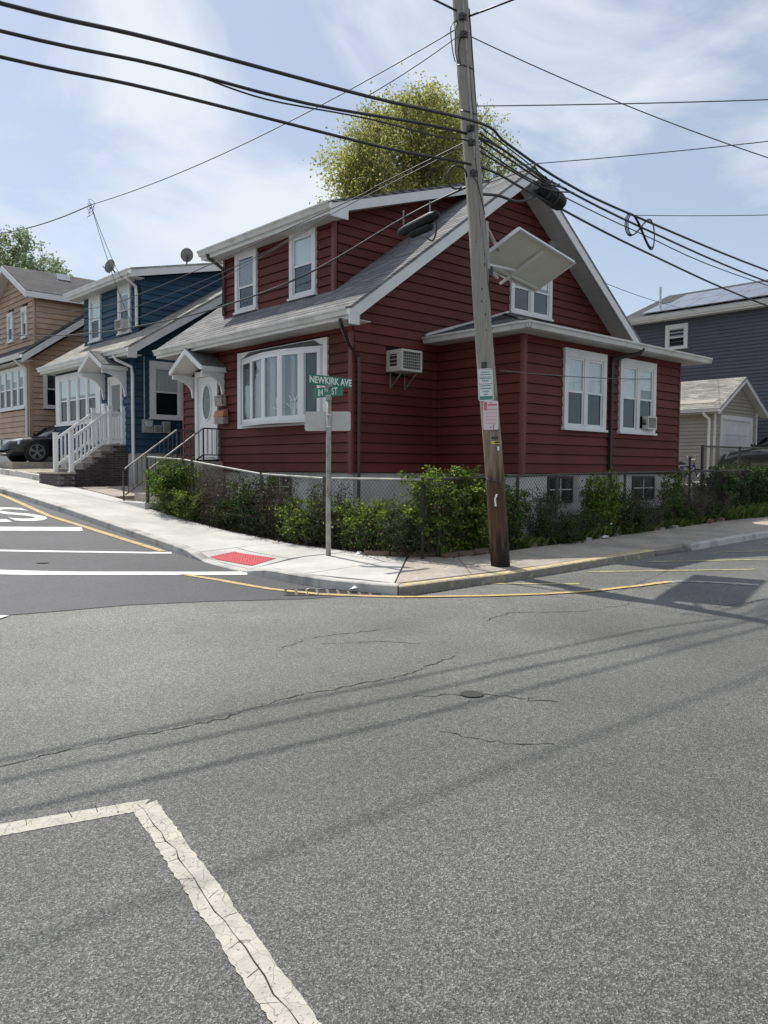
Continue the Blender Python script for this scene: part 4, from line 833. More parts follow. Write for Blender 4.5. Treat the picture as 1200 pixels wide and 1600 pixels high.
ds = MB(); ds.tube([(EX2-.05, YB+.25, 4.74), (EX2, YB+.2, 4.6), (XB-.06, YB-.05, 4.42), (XB-.04, YB-.05, 4.2), (XB-.04, YB-.05, 1.2)], .045, 6); ds.build('downspout', M_white, blue)
# dormer
BDX, BD0, BD1 = 10.6, 22.26, 26.3; FD2 = Face('X', BDX); FD2Y = Face('Y', BD0); DEX2, DEZ2 = 10.2, 7.31; DS2 = (8.35-DEZ2)/(RX2-DEX2)
w = MB(); w.prism([(BDX+.02, BD0+.02, 5.3), (RX2, BD0+.02, 7.0), (RX2, BD0+.02, 8.2), (BDX+.02, BD0+.02, 7.22)], (0, BD1-BD0-.04, 0)); bdw = w.build('wall', M_bluecore, blue)
bdwin = [(24.85, 25.72, 5.66, 7.08), (22.72, 23.56, 5.66, 7.08)]
siding(FD2, lambda z: (BD0+.05, BD1-.05), 5.5, 7.15, M_blue, bdw, bdwin)
z = 5.55
while z < 8.0:
    u0 = BDX+.06 if z+.25 < DEZ2 else DEX2+(z+.25-DEZ2)/DS2; u1 = EX2+(z-EZ2)/S2+.15; u1t = u1+.195/S2
    if u1 > u0+.05:
        mb = MB(); u0t = min(u1t-.02, BDX+.06 if z+.445 < DEZ2 else DEX2+(z+.445-DEZ2)/DS2)
        zq = z+.013; mb.hexa([FD2Y.p(u0, zq, -.02), FD2Y.p(u1, zq, -.02), FD2Y.p(u1, zq, .034), FD2Y.p(u0, zq, .034), FD2Y.p(u0t, z+.199, -.02), FD2Y.p(u1t, z+.199, -.02), FD2Y.p(u1t, z+.199, .005), FD2Y.p(u0t, z+.199, .005)]); mb.build('siding_board', M_blue, bdw)
    z += .195
for a in bdwin: sash_window(FD2, *a, blue, 1, .12, (.55 if a[0] > 24 else .1,), head=.16)
bd = roof_courses((DEX2, 21.9, DEZ2), (DEX2, 26.7, DEZ2), (RX2, 21.9, 8.35), (RX2, 26.7, 8.35), M_shblue, 'roof', blue)
rake(DEX2, DEZ2-.045, RX2, 8.30, 21.906, bd, .2); MB().box(DEX2+.03, BDX+.02, 21.94, 26.66, 7.08, 7.10).build('soffit_panel', M_soffit, bd); MB().box(DEX2, DEX2+.025, 21.94, 26.66, 7.08, 7.27).build('fascia', M_white, bd)
gutter((DEX2-.001, 21.9, DEZ2-.03), (DEX2-.001, 26.7, DEZ2-.03), bd, (-1, 0, 0), M_white)
ds = MB(); ds.tube([(DEX2-.05, BD0-.1, 7.2), (DEX2, BD0-.1, 7.05), (BDX-.07, BD0+.06, 6.9), (BDX-.05, BD0+.06, 6.7), (BDX-.05, BD0+.06, 5.75)], .045, 6); ds.build('downspout', M_white, blue)
sash_window(FX2, *bank, blue, 4, .34, (.42, .42, .42, .42), head=.16, label='bank of four white sash windows beside the blue porch')
sash_window(FY2, 10.37, 11.42, 3.04, 4.64, blue, 1, .16, (.5,), head=.18, bm_=M_curtain, label='white-framed side window above the meters')
mb = MB(); FX2.frame(mb, 21.82, 22.75, 2.3, 4.25, .1, -.02, .06, .01); mb.build('door_frame', M_white, blue); FX2.box(MB(), 21.92, 22.65, 2.33, 4.15, -.01, .02).build('door', M_door, blue)
FX2.box(MB(), 22.02, 22.55, 3.1, 4.0, .02, .028).build('door_light', M_carglass, blue)
FX2.box(MB(), 22.86, 23.1, 3.12, 3.5, .02, .12).build('letter_box', M_vinyl, blue)
canopy(9.15, 22.32, .82, 0, 4.92, 4.47, blue, M_shcan, XB, 3.62)
ac_unit('air_conditioner', 'small air conditioner in the blue dormer window', 'air conditioner', FD2, 22.86, 23.3, 5.73, 6.02, .05, .28, False)
for i, (u0, u1, z0, z1) in enumerate(((10.12, 10.42, 2.62, 2.99), (10.44, 10.67, 2.62, 2.84), (10.72, 10.95, 2.63, 2.95))):
    lab = ('large grey electric meter box with round dial on the blue wall', 'middle small grey utility box on the blue wall', 'rightmost grey utility box on the blue wall')[i]
    mt = thing('meter_box', lab, 'meter', FY2.p((u0+u1)/2, z0, .1), 'utility boxes on the blue wall'); FY2.box(MB(), u0, u1, z0, z1, .01, .15).build('case', M_meter, mt, bevel=.012)
    if i == 0: MB().disc(FY2.p(10.27, 2.86, .15), (0, -1, 0), .085, .07, 16).build('dial', M_lamp, mt); MB().tube([FY2.p(10.2, 2.99, .06), FY2.p(10.2, 4.75, .06)], .022, 6).build('conduit', M_galv, mt)
    else: FY2.box(MB(), u0+.03, u1-.03, z0+.04, z1-.04, .15, .158).build('cover_plate', M_galv, mt)
# blue porch: brick stoop with white rails
ps = thing('brick_stoop', 'dark brick stoop and steps of the blue house', 'steps', (9.1, 22.3, 1.2))
core = MB(); core.box(9.42, XB, 21.68, 22.92, .95, 2.26)
for k in range(5): core.box(9.42-.25*(k+1), 9.42-.25*k, 21.70, 22.90, .95, 2.26-.17*(k+1))
core.box(7.95, 8.4, 21.60, 23.0, .95, 1.46); core.build('core', M_mortar, ps)
bme = MB().box(-.1, .1, -.012, .012, -.026, .026); bsrc = bme.build('brick', M_brick, ps, bevel=.004); first = True
def put_brick(x, y, z, rz_=0, sx=1.):
    global first
    if first: o = bsrc; first = False
    else: o = bsrc.copy(); COL.objects.link(o)
    o.parent = ps; o.location = Vector((x, y, z))-ps.location; o.rotation_euler = (0, 0, rz_); o.scale = (sx, 1, 1)
bsrc.data.transform(Matrix.Translation(ps.location))   # brick mesh is centred on its own origin
row = 0; z = 1.02
while z < 2.22:
    xs_ = 8.0+(row % 2)*.108
    while xs_ < XB-.05:
        ztop = 2.26 if xs_ > 9.42 else (1.46 if xs_ < 8.3 else 2.26-.17*(int((9.42-xs_)/.25)+1))
        if z+.03 < ztop: put_brick(xs_+.1, 21.678-(.08 if xs_ < 8.3 else 0)+random.uniform(-.002, .002), z, 0)
        xs_ += .216
    z += .066; row += 1
z = 1.02; row = 0
while z < 1.44:
    y = 21.68+(row % 2)*.1
    while y < 22.95: put_brick(7.945, y, z, math.pi/2); y += .216
    z += .066; row += 1
for k in range(5): MB().box(9.42-.25*(k+1)-.02, 9.42-.25*k, 21.66, 22.94, 2.262-.17*(k+1), 2.30-.17*(k+1)).build('tread', M_conc2, ps)
MB().box(9.40, XB, 21.64, 22.96, 2.262, 2.30).build('landing', M_conc2, ps); MB().box(7.9, 8.42, 21.56, 23.04, 1.462, 1.50).build('tread', M_conc2, ps)
for yy, lab in ((21.72, 'near white picket railing on the blue house stoop'), (22.86, 'far white picket railing on the blue house stoop')):
    rl = thing('porch_railing', lab, 'railing', (9.1, yy, 1.6), 'white railings on the blue house stoop')
    for x, z0, z1 in ((8.36, 1.5, 2.58), (9.45, 2.30, 3.32), (9.84, 2.30, 3.32)):
        MB().box(x-.055, x+.055, yy-.055, yy+.055, z0, z1).build('post', M_vinyl, rl); MB().box(x-.07, x+.07, yy-.07, yy+.07, z1+.001, z1+.03).build('post_cap', M_vinyl, rl); MB().box(x-.075, x+.075, yy-.075, yy+.075, z0+.002, z0+.04).build('post_base', M_vinyl, rl)
    segs = [((8.415, 2.45), (9.395, 3.17)), ((9.505, 3.17), (9.785, 3.17))]
    for (x0, z0), (x1, z1) in segs:
        MB().beam((x0, yy, z0), (x1, yy, z1), .06, .07).build('top_rail', M_vinyl, rl); MB().beam((x0, yy, z0-.74), (x1, yy, z1-.74), .05, .07).build('bottom_rail', M_vinyl, rl)
        n = 8 if x1-x0 > .5 else 3
        for k in range(1, n+1):
            x = x0+(x1-x0)*k/(n+1); zc_ = z0+(z1-z0)*k/(n+1); MB().box(x-.02, x+.02, yy-.02, yy+.02, zc_-.71, zc_-.03).build('picket', M_vinyl, rl)
# planter kerb and raised parking pad between the blue and the tan house
pk = struct(MB().box(8.15, 8.35, 23.05, 31, .9, 1.0).build('planter_kerb', M_kerb)); 
for k in range(5):
    y = 23.05+k*1.3; zz = h(8.2, y+.6)+.30; MB().hexa([(8.15, y, .9), (8.36, y, .9), (8.36, y+1.29, .9), (8.15, y+1.29, .9), (8.15, y, zz-.05), (8.36, y, zz-.05), (8.36, y+1.29, zz+.03), (8.15, y+1.29, zz+.03)]).build('kerb_stone', M_kerb, pk)
struct(MB().hexa([(8.36, 23.05, .8), (XB, 23.05, .8), (XB, 27.0, .8), (8.36, 27.0, .8), (8.36, 23.05, 1.42), (XB, 23.05, 1.44), (XB, 27.0, 1.62), (8.36, 27.0, 1.56)]).build('planter_bed', mat('sandy soil', (.40, .36, .28), .95, .25, 9, .6, 30)))
struct(MB().box(8.5, 19, 27.02, 29.3, .8, 1.80).build('parking_pad', M_conc2))

# ------------------------------------------------------------------ tan house
tan = thing('tan_house', 'tan clapboard house with gabled upper storey at the far left', 'house', (14, 32, 1.4)); XT, YT, YT1 = 9.9, 29.4, 35.0; FXT, FYT = Face('X', XT), Face('Y', YT)
w = MB(); w.prism([(XT+.02, YT+.02, 2.7), (19, YT+.02, 2.7), (19, YT+.02, 6), (13.4, YT+.02, 8.0), (XT+.02, YT+.02, 5.6)], (0, YT1-YT, 0)); tw = w.build('wall', M_tancore, tan)
tbank = (29.75, 32.65, 3.75, 5.25); tside = (10.35, 11.3, 3.75, 5.15)
siding(FXT, lambda z: (YT+.1, YT1), 2.7, 5.45, M_tan, tw, [tbank])
siding(FYT, lambda z: (XT+.06, 14) if z < 5.5 else (XT+(z+.2-5.6)/.7, 14), 2.7, 7.4, M_tan, tw, [tside])
for f, u in ((FXT, YT+.04), (FYT, XT+.03)): f.box(MB(), u-.07, u+.06, 2.68, 5.5, -.03, .034).build('corner_trim', M_tan, tan)
MB().box(XT+.06, 18.9, YT+.06, YT1, .9, 2.7).build('foundation', M_found, tan)
tl = roof_courses((9.5, 28.95, 5.55), (9.5, 35.2, 5.55), (13.2, 28.95, 8.18), (13.2, 35.2, 8.18), M_shtan, 'roof', tan); rake(9.5, 5.5, 13.2, 8.13, 28.956, tl, .26)
MB().box(9.52, XT, 29.0, 35, 5.33, 5.35).build('soffit_panel', M_soffit, tl); gutter((9.5, 28.95, 5.53), (9.5, 35.2, 5.53), tl, (-1, 0, 0), M_white)
mb = MB(); mb.prism([(9.52, 28.99, 5.30), (13.2, 28.99, 7.92), (13.2, 28.99, 7.94), (9.52, 28.99, 5.32)], (0, .4, 0)); mb.build('soffit_panel', M_soffit, tl)
XU, YU, YU1, YP, ZP = 10.2, 29.72, 34.2, 31.96, 9.14; FXU, FYU = Face('X', XU), Face('Y', YU)
w = MB(); w.prism([(XU+.02, YU+.02, 5.8), (XU+.02, YU1, 5.8), (XU+.02, YU1, 7.8), (XU+.02, YP, 8.98), (XU+.02, YU+.02, 7.74)], (7, 0, 0)); uw = w.build('wall', M_tancore, tan)
usl = (ZP-7.82)/(YP-29.4); uwin = [(30.33, 30.92, 6.35, 7.45), (31.85, 32.5, 6.35, 7.45)]
siding(FXU, lambda z: (YU+.04, YU1) if z < 7.7 else (29.4+(z+.15-7.82)/usl, 2*YP-29.4-(z+.15-7.82)/usl), 6.0, 8.85, M_tan, uw, uwin)
siding(FYU, lambda z: (XU+.05, 16), 6.0, 7.66, M_tan, uw)
FXU.box(MB(), YU-.03, YU+.07, 6.0, 7.7, -.03, .034).build('corner_trim', M_tan, tan)
for a in uwin: sash_window(FXU, *a, tan, 1, .09, (.5,))
ua = roof_courses((9.82, 29.4, 7.82), (17, 29.4, 7.82), (9.82, YP, ZP), (17, YP, ZP), M_shtan, 'roof', tan)
roof_courses((9.82, 2*YP-29.4, 7.82), (17, 2*YP-29.4, 7.82), (9.82, YP, ZP), (17, YP, ZP), M_shtan, 'roof', tan)
for s, y0 in ((1, 29.4), (-1, 2*YP-29.4)):
    mb = MB(); mb.prism([(9.80, y0, 7.79), (9.80, YP, ZP-.03), (9.80, YP, ZP-.26), (9.80, y0, 7.56)], (.03, 0, 0)); mb.build('rake_board', M_white, ua)
    mb = MB(); mb.prism([(9.84, y0+.02*s, 7.58), (9.84, YP, ZP-.24), (9.84, YP, ZP-.22), (9.84, y0+.02*s, 7.60)], (.4, 0, 0)); mb.build('soffit_panel', M_soffit, ua)
MB().box(9.82, 17, 29.38, 29.41, 7.60, 7.80).build('fascia', M_white, ua)
sash_window(FXT, *tbank, tan, 4, .12, (.2, .3, .2, .3), head=.12); sash_window(FYT, *tside, tan, 1, .1, (.1,), label='screened side window of the tan house')
ds = MB(); ds.tube([(9.44, YT+.3, 5.45), (9.6, YT+.2, 5.25), (9.82, YT+.15, 5.1), (9.82, YT+.15, 2.0)], .05, 6); ds.build('downspout', M_white, tan)
MB().box(11.6, 12.1, 31.3, 31.9, 8.75, 9.02).build('skylight', M_alu, ua)

# ------------------------------------------------------------------ grey house and beige garage at the right
def lapwall(face, u0, u1, z0, z1, m, name, parent, lim=None, exp=.11):
    mb = MB(); z = z0
    while z < z1-.01:
        zt = min(z+exp, z1); a0, a1 = lim(z) if lim else (u0, u1); b0, b1 = lim(zt) if lim else (u0, u1)
        if a1-a0 < .05: break
        if b1 < b0: b0 = b1 = (b0+b1)/2
        mb.hexa([face.p(a0, z, -.03), face.p(a1, z, -.03), face.p(a1, z, .035), face.p(a0, z, .035), face.p(b0, zt, -.03), face.p(b1, zt, -.03), face.p(b1, zt, .001), face.p(b0, zt, .001)]); z = zt
    o = mb.build(name, m, parent); return o
grey = thing('grey_house', 'large slate grey house with solar panels on its roof at the right', 'house', (38, 14, 1.2)); FG = Face('X', 33.5)
MB().box(33.53, 42, 2, 20.0, .5, 8.3).build('wall', M_grey, grey); struct(lapwall(FG, 2, 20.0, 1.0, 8.3, M_grey, 'lap_siding', grey, exp=.15), 'stuff')
gz0, gz1 = 8.52, 10.38
gsl = roof_courses((33.1, 1.5, gz0), (33.1, 20.4, gz0), (37.8, 1.5, gz1), (37.8, 20.4, gz1), M_shgrey, 'roof', grey)
roof_courses((42.5, 1.5, gz0), (42.5, 20.4, gz0), (37.8, 1.5, gz1), (37.8, 20.4, gz1), M_shgrey, 'roof', grey)
MB().box(33.1, 33.13, 1.5, 20.4, 8.28, 8.5).build('fascia', M_white, gsl); MB().box(33.13, 33.5, 1.5, 20.4, 8.28, 8.30).build('soffit_panel', M_soffit, gsl); gutter((33.1, 1.5, 8.5), (33.1, 20.4, 8.5), gsl, (-1, 0, 0), M_white)
pvs = Vector((4.7, 0, gz1-gz0)).normalized(); pvn = Vector((-pvs.z, 0, pvs.x))
for i in range(2):
    for j in range(11):
        y0 = 18.3-j*1.06-(.55 if i else 0); p0 = Vector((33.1, y0, gz0))+pvs*(.35+i*1.72)+pvn*.08; sp = thing('solar_panel', '%s solar panel from the left in the %s row on the grey roof' % (('first', 'second', 'third', 'fourth', 'fifth', 'sixth', 'seventh', 'eighth', 'ninth', 'tenth', 'eleventh')[j], 'lower' if i == 0 else 'upper'), 'solar panel', p0, 'solar panels on the grey roof, %s row' % ('lower' if i == 0 else 'upper'))
        MB().prism([p0+Vector((0, .01, 0)), p0+Vector((0, 1.03, 0)), p0+pvs*1.68+Vector((0, 1.03, 0)), p0+pvs*1.68+Vector((0, .01, 0))], pvn*.035).build('frame', M_meter, sp)
        q = p0+pvn*.036+pvs*.02; MB().prism([q+Vector((0, .03, 0)), q+Vector((0, 1.01, 0)), q+pvs*1.64+Vector((0, 1.01, 0)), q+pvs*1.64+Vector((0, .03, 0))], pvn*.003).build('cell_glass', M_solar, sp)
MB().tube([(34.0, 18.75, 8.9), (34.0, 18.75, 9.95)], .055, 8).build('vent_pipe', M_gutter, grey)
sash_window(FG, 17.12, 18.16, 7.02, 8.08, grey, 1, .15, (.5,), head=.15)
sash_window(FG, 10.4, 11.4, 7.02, 8.08, grey, 1, .15, (.5,), head=.15)
# raised yard
struct(MB().box(19.0, 40, 9.6, 24, .1, 1.28).build('yard', M_conc2))
gar = thing('garage', 'small beige vinyl garage with white roll-up door', 'garage', (29.8, 15, 1.3)); GX0, GX1, GY = 28.1, 31.65, 13.3; GFY, GFX = Face('Y', GY), Face('X', GX0); gpk = 5.12; gev = 3.86; gox = .32; gm = (GX0+GX1)/2; gs = (gpk-gev)/(gm-GX0+gox)
w = MB(); w.prism([(GX0+.03, GY+.03, 1.28), (GX1, GY+.03, 1.28), (GX1, GY+.03, 4.1), (gm, GY+.03, 5.0), (GX0+.03, GY+.03, 4.1)], (0, 7, 0)); w.build('wall', M_beige, gar)
struct(lapwall(GFX, GY, GY+7, 1.28, 3.9, M_beige, 'lap_siding', gar, exp=.13), 'stuff')
gd = (28.55, 31.2, 1.28, 3.68)
def limG(z):
    if z < 3.95: return (GX0, GX1)
    d = (z+.06-gev)/gs; return (GX0-gox+d, GX1+gox-d)
for lo, hi in ((GX0, gd[0]), (gd[1], GX1)): struct(lapwall(GFY, lo, hi, 1.28, 3.68, M_beige, 'lap_siding', gar, exp=.13), 'stuff')
struct(lapwall(GFY, GX0, GX1, 3.68, 5.0, M_beige, 'lap_siding', gar, limG, .13), 'stuff')
g1 = roof_courses((GX0-gox, GY-.35, gev), (GX0-gox, GY+7.2, gev), (gm, GY-.35, gpk), (gm, GY+7.2, gpk), M_shgar, 'roof', gar); g2 = roof_courses((GX1+gox, GY-.35, gev), (GX1+gox, GY+7.2, gev), (gm, GY-.35, gpk), (gm, GY+7.2, gpk), M_shgar, 'roof', gar)
rake(GX0-gox, gev-.04, gm, gpk-.04, GY-.345, g1, .16); rake(GX1+gox, gev-.04, gm, gpk-.04, GY-.343, g2, .16)
for s, xx in ((1, GX0-gox), (-1, GX1+gox)):
    mb = MB(); mb.prism([(xx, GY-.31, gev-.15), (gm, GY-.31, gpk-.15), (gm, GY-.31, gpk-.13), (xx, GY-.31, gev-.13)], (0, .3, 0)); mb.build('soffit_panel', M_soffit, g1 if s == 1 else g2)
MB().box(GX0-gox, GX0, GY-.3, GY+7, 3.70, 3.72).build('soffit_panel', M_soffit, g1); gutter((GX0-gox, GY-.33, gev-.02), (GX0-gox, GY+7.2, gev-.02), g1, (-1, 0, 0), M_white, .1, .1)
mb = MB(); GFY.frame(mb, gd[0], gd[1], gd[2], gd[3], .16, -.02, .06, .0); mb.build('door_frame', M_white, gar)
for k in range(4):
    z0 = 1.29+k*.56; pnl = GFY.box(MB(), gd[0]+.16, gd[1]-.16, z0, z0+.548, -.12, .0).build('door_panel', M_white, gar)
    for j in range(4): u = gd[0]+.22+j*.56; GFY.frame(MB(), u, u+.48, z0+.09, z0+.45, .02, .0, .008).build('panel_moulding', M_white, pnl)
for u in (GX0+.04, GX1-.04): GFY.box(MB(), u-.06, u+.06, 1.28, 3.9, .0, .035).build('corner_trim', M_white, gar)
ds = MB(); ds.tube([(GX0-gox-.04, GY+.25, 3.78), (GX0-gox, GY+.22, 3.66), (GX0-.07, GY+.15, 3.5), (GX0-.07, GY+.15, 1.4)], .055, 6); ds.build('downspout', M_white, gar)

# ------------------------------------------------------------------ cars
def car(name, label, loc, rz_, Ln, Wd, Hh, hood, paint, suv=False):
    """length along +x (nose at +x), built from lofted sections; loc is the ground point under the centre"""
    c = thing(name, label, 'car', loc); c.rotation_euler = (0, 0, rz_); hw = Wd/2; O = c.location.copy(); c.location = (0, 0, 0); c.rotation_euler = (0, 0, 0)
    secs = []; N_ = 30; gc = .2 if not suv else .24
    def top(t):   # body upper line without cabin, t 0 rear - 1 nose
        return itp(t, ([0, .04, .12, .68, .80, .92, .97, 1.0], [hood*.80, hood*.98, hood*1.03, hood*1.02, hood*.985, hood*.90, hood*.80, hood*.55]))
    for i in range(N_+1):
        t = i/N_; x = -Ln/2+Ln*t; wv = hw*itp(t, ([0, .03, .1, .5, .86, .95, 1], [.80, .90, .98, 1, .985, .92, .78])); z1 = top(t); z0 = gc+(.08 if t < .04 or t > .97 else 0)
        secs.append([(x, -wv*.86, z0), (x, -wv*.97, z0+.07), (x, -wv, (z0+z1)*.5), (x, -wv*.985, z1-.16), (x, -wv*.90, z1-.045), (x, -wv*.6, z1+.005), (x, 0, z1+.02), (x, wv*.6, z1+.005), (x, wv*.90, z1-.045), (x, wv*.985, z1-.16), (x, wv, (z0+z1)*.5), (x, wv*.97, z0+.07), (x, wv*.86, z0)])
    def loft(S):
        mb = MB(); n = len(S[0])
        for s in S: mb.v += s
        for i in range(len(S)-1):
            for k in range(n): mb.f.append((i*n+k, i*n+(k+1) % n, (i+1)*n+(k+1) % n, (i+1)*n+k))
        mb.f += [tuple(range(n-1, -1, -1)), tuple((len(S)-1)*n+k for k in range(n))]; return mb
    loft(secs).build('body', paint, c, smooth=True)
    cab = []
    for t, zz, ww in ((.06, hood*.98, .80), (.16, Hh*.93, .70), (.30, Hh*.99, .72), (.45, Hh, .73), (.55, Hh*.98, .73), (.64, Hh*.86, .75), (.73, hood*1.03, .80)):
        x = -Ln/2+Ln*t; cab.append([(x, -hw*.86, hood*.96), (x, -hw*ww*1.04, (hood+zz)*.5), (x, -hw*ww*.95, zz-.04), (x, 0, zz+.02), (x, hw*ww*.95, zz-.04), (x, hw*ww*1.04, (hood+zz)*.5), (x, hw*.86, hood*.96)])
    loft(cab).build('cabin_glass', M_carglass, c, smooth=True)
    rfm = MB(); rs = [[(p[2][0], p[2][1]*1.01, p[2][2]+.012), (p[3][0], 0, p[3][2]+.014), (p[4][0], p[4][1]*1.01, p[4][2]+.012)] for p in cab[1:6]]
    for i in range(4):
        for k in range(2): rfm.quad(rs[i][k], rs[i][k+1], rs[i+1][k+1], rs[i+1][k])
    rfm.build('roof_panel', paint, c, smooth=True)
    pil = MB()
    for s in (-1, 1):
        P = [cab[k][4 if s > 0 else 2] for k in range(7)]
        for k in (0, 5): pil.beam(Vector(P[k])+Vector((0, s*.012, .01)), Vector(P[k+1])+Vector((0, s*.012, .01)), .08, .05)
        a = Vector(cab[3][4 if s > 0 else 2]); pil.beam(a+Vector((0, s*.02, 0)), Vector((a.x-.05, s*hw*.88, hood)), .1, .05)
    pil.build('pillar', paint, c)
    wr = .34 if not suv else .38
    for xs__ in (-.305, .315):
        for s in (-1, 1):
            x = Ln*xs__; y = s*(hw-.13); wl = MB(); wl.disc((x, y-.0*s, wr), (0, s, 0), wr+.055, .135, 24).build('wheel_arch', M_tyre, c)
            prof = [(wr*.70, -.10), (wr*.95, -.11), (wr, -.06), (wr, .06), (wr*.95, .11), (wr*.70, .10)]; t_ = MB(); n = 26
            for k in range(n):
                a = 2*math.pi*k/n
                for r_, d in prof: t_.v.append((x+r_*math.cos(a), y+s*.05+d, wr+r_*math.sin(a)))
            for k in range(n):
                for j in range(6): t_.f.append((k*6+j, k*6+(j+1) % 6, ((k+1) % n)*6+(j+1) % 6, ((k+1) % n)*6+j))
            ty = t_.build('tyre', M_tyre, c, smooth=True)
            rm = MB()
            for k in range(5):
                a = 2*math.pi*k/5+.3
                for da in (-.16, .16): rm.beam((x+.04*math.cos(a), y+s*.145, wr+.04*math.sin(a)), (x+wr*.70*math.cos(a+da), y+s*.14, wr+wr*.70*math.sin(a+da)), .04, .035, (0, 1, 0))
            for k in range(24):
                a, b = 2*math.pi*k/24, 2*math.pi*(k+1)/24; rm.beam((x+wr*.71*math.cos(a), y+s*.145, wr+wr*.71*math.sin(a)), (x+wr*.71*math.cos(b), y+s*.145, wr+wr*.71*math.sin(b)), .03, .03, (0, 1, 0))
            rm.disc((x, y+s*.12, wr), (0, s, 0), .055, .04, 12); rm.build('rim', M_rim, ty)
            MB().disc((x, y+s*.06, wr), (0, s, 0), wr*.70, .03, 20).build('brake_disc', M_iron, ty)
    nx = Ln/2
    g = MB(); g.box(nx-.10, nx+.012, -hw*.36, hw*.36, hood*.50, hood*.80); gl = g.build('grille', M_grille, c)
    for k in range(5): zz = hood*(.52+.065*k); MB().box(nx-.06, nx+.03, -hw*.36, hw*.36, zz, zz+.018).build('grille_bar', M_chrome, gl)
    gf = MB(); gf.box(nx-.08, nx+.028, -hw*.38, -hw*.36, hood*.48, hood*.82); gf.box(nx-.08, nx+.028, hw*.36, hw*.38, hood*.48, hood*.82); gf.box(nx-.08, nx+.026, -hw*.36, hw*.36, hood*.81, hood*.84); gf.build('grille_frame', M_chrome, gl)
    for s in (-1, 1):
        hl = MB(); hl.hexa([(nx-.02, s*hw*.42, hood*.62), (nx-.36, s*hw*.965, hood*.66), (nx-.42, s*hw*.90, hood*.66), (nx-.12, s*hw*.40, hood*.62), (nx-.06, s*hw*.45, hood*.80), (nx-.44, s*hw*.965, hood*.86), (nx-.48, s*hw*.88, hood*.88), (nx-.2, s*hw*.42, hood*.84)]); hl.build('headlight', M_lamp, c, bevel=.015)
        MB().box(nx-.26, nx-.0, s*hw*.45-.0 if s > 0 else -hw*.82, s*hw*.82 if s > 0 else -hw*.45, hood*.30, hood*.335).build('bumper_trim', M_chrome, c)
        mr = MB(); mr.box(Ln*.19, Ln*.19+.12, s*(hw+.02) if s > 0 else -(hw+.2), s*(hw+.2) if s > 0 else -(hw+.02), hood*1.04, hood*1.04+.13); mr.build('mirror', paint, c, bevel=.03)
        dl = MB(); dl.box(-Ln*.28, Ln*.2, s*hw*.985-.004, s*hw*.985+.012, hood*.56, hood*.575); dl.build('door_crease', paint, c)
        MB().box(-nx-.02, -nx+.15, s*hw*.5 if s > 0 else -hw*.82, s*hw*.82 if s > 0 else -hw*.5, hood*.62, hood*.82).build('tail_light', M_signr, c, bevel=.02)
    MB().tube([(nx-.16, 0, hood*.86), (nx-.16, 0, hood*.94)], .012, 5).build('hood_emblem', M_chrome, c)
    c.location = O; c.rotation_euler = (0, 0, rz_); return c
car('parked_sedan', 'dark navy sedan parked nose out between the blue and tan houses', (10.95, 28.22, 1.80), math.pi, 5.0, 1.86, 1.45, .86, M_carnavy)
car('parked_suv', 'black SUV parked in front of the beige garage', (29.2, 10.95, 1.36), math.pi/2, 4.7, 1.95, 1.72, 1.08, M_carblack, True)

# ------------------------------------------------------------------ chain-link fences
def chainlink(name, label, pts, H, posts, post_r=.03, rail=True, pitch=.062, zoff=.1, botoff=.05, zabs=None, tops=None):
    """pts polyline (x,y); panels between; tops = absolute top z per point"""
    f = thing(name, label, 'fence', (pts[0][0], pts[0][1], h(*pts[0])+zoff))
    zt = tops; zb = [t-H for t in tops]; msh = MB(); rails = []
    for i in range(len(pts)-1):
        a, b = Vector((*pts[i], 0)), Vector((*pts[i+1], 0)); ln = (b-a).length; d = (b-a)/ln
        def P(s, t): q = a+d*s; lo = zb[i]+(zb[i+1]-zb[i])*s/ln; return Vector((q.x, q.y, lo+t))
        k = -H
        while k < ln:
            s0, t0, s1, t1 = k, 0, k+H, H
            if s0 < 0: t0 = -s0; s0 = 0
            if s1 > ln: t1 = H-(s1-ln); s1 = ln
            if s1-s0 > .02:
                msh.tube([P(s0, t0), P(s1, t1)], .0027, 3, False); msh.tube([P(s0, H-t0), P(s1, H-t1)], .0027, 3, False)
            k += pitch*1.3
        if rail: MB().tube([P(0, H+.012), P(ln, H+.012)], .021, 8).build('top_rail', M_galv if 'side street' in label else M_fence, f)
        n = posts
        for k in range(int(ln/posts)+1 if i < len(pts)-2 else int(ln/posts)+2):
            s = min(ln, k*posts); p = P(s, 0); MB().tube([p+Vector((0, 0, -.15)), p+Vector((0, 0, H+.045))], post_r, 8).build('post', M_fence, f)
        for k in range(int(ln/.075)): # twisted ends along the top
            s = k*.075; msh.tube([P(s, H), P(s+.02, H+.045)], .0026, 3, False)
    struct(msh.build('wire_mesh', M_fence, f, recalc=False), 'stuff'); return f
chainlink('chain_link_fence', 'chain-link fence with sloping top rail behind the shrubs along the side street', [(9.02, 8.97), (8.78, 11.2), (8.52, 12.8), (8.24, 15.3), (8.10, 16.7)], 1.15, 2.2, tops=[1.47, 1.46, 1.52, 1.80, 1.87])
chainlink('chain_link_fence', 'rusty chain-link fence in front of the red house along the avenue', [(9.02, 8.97), (12.6, 8.97), (17.3, 8.97), (21.0, 8.97)], 1.18, 2.4, tops=[1.47, 1.55, 1.62, 1.66])
chainlink('chain_link_fence', 'taller chain-link fence on the raised yard before the black SUV', [(20.0, 9.75), (27.0, 9.9)], .98, 2.3, .04, tops=[2.27, 2.33])
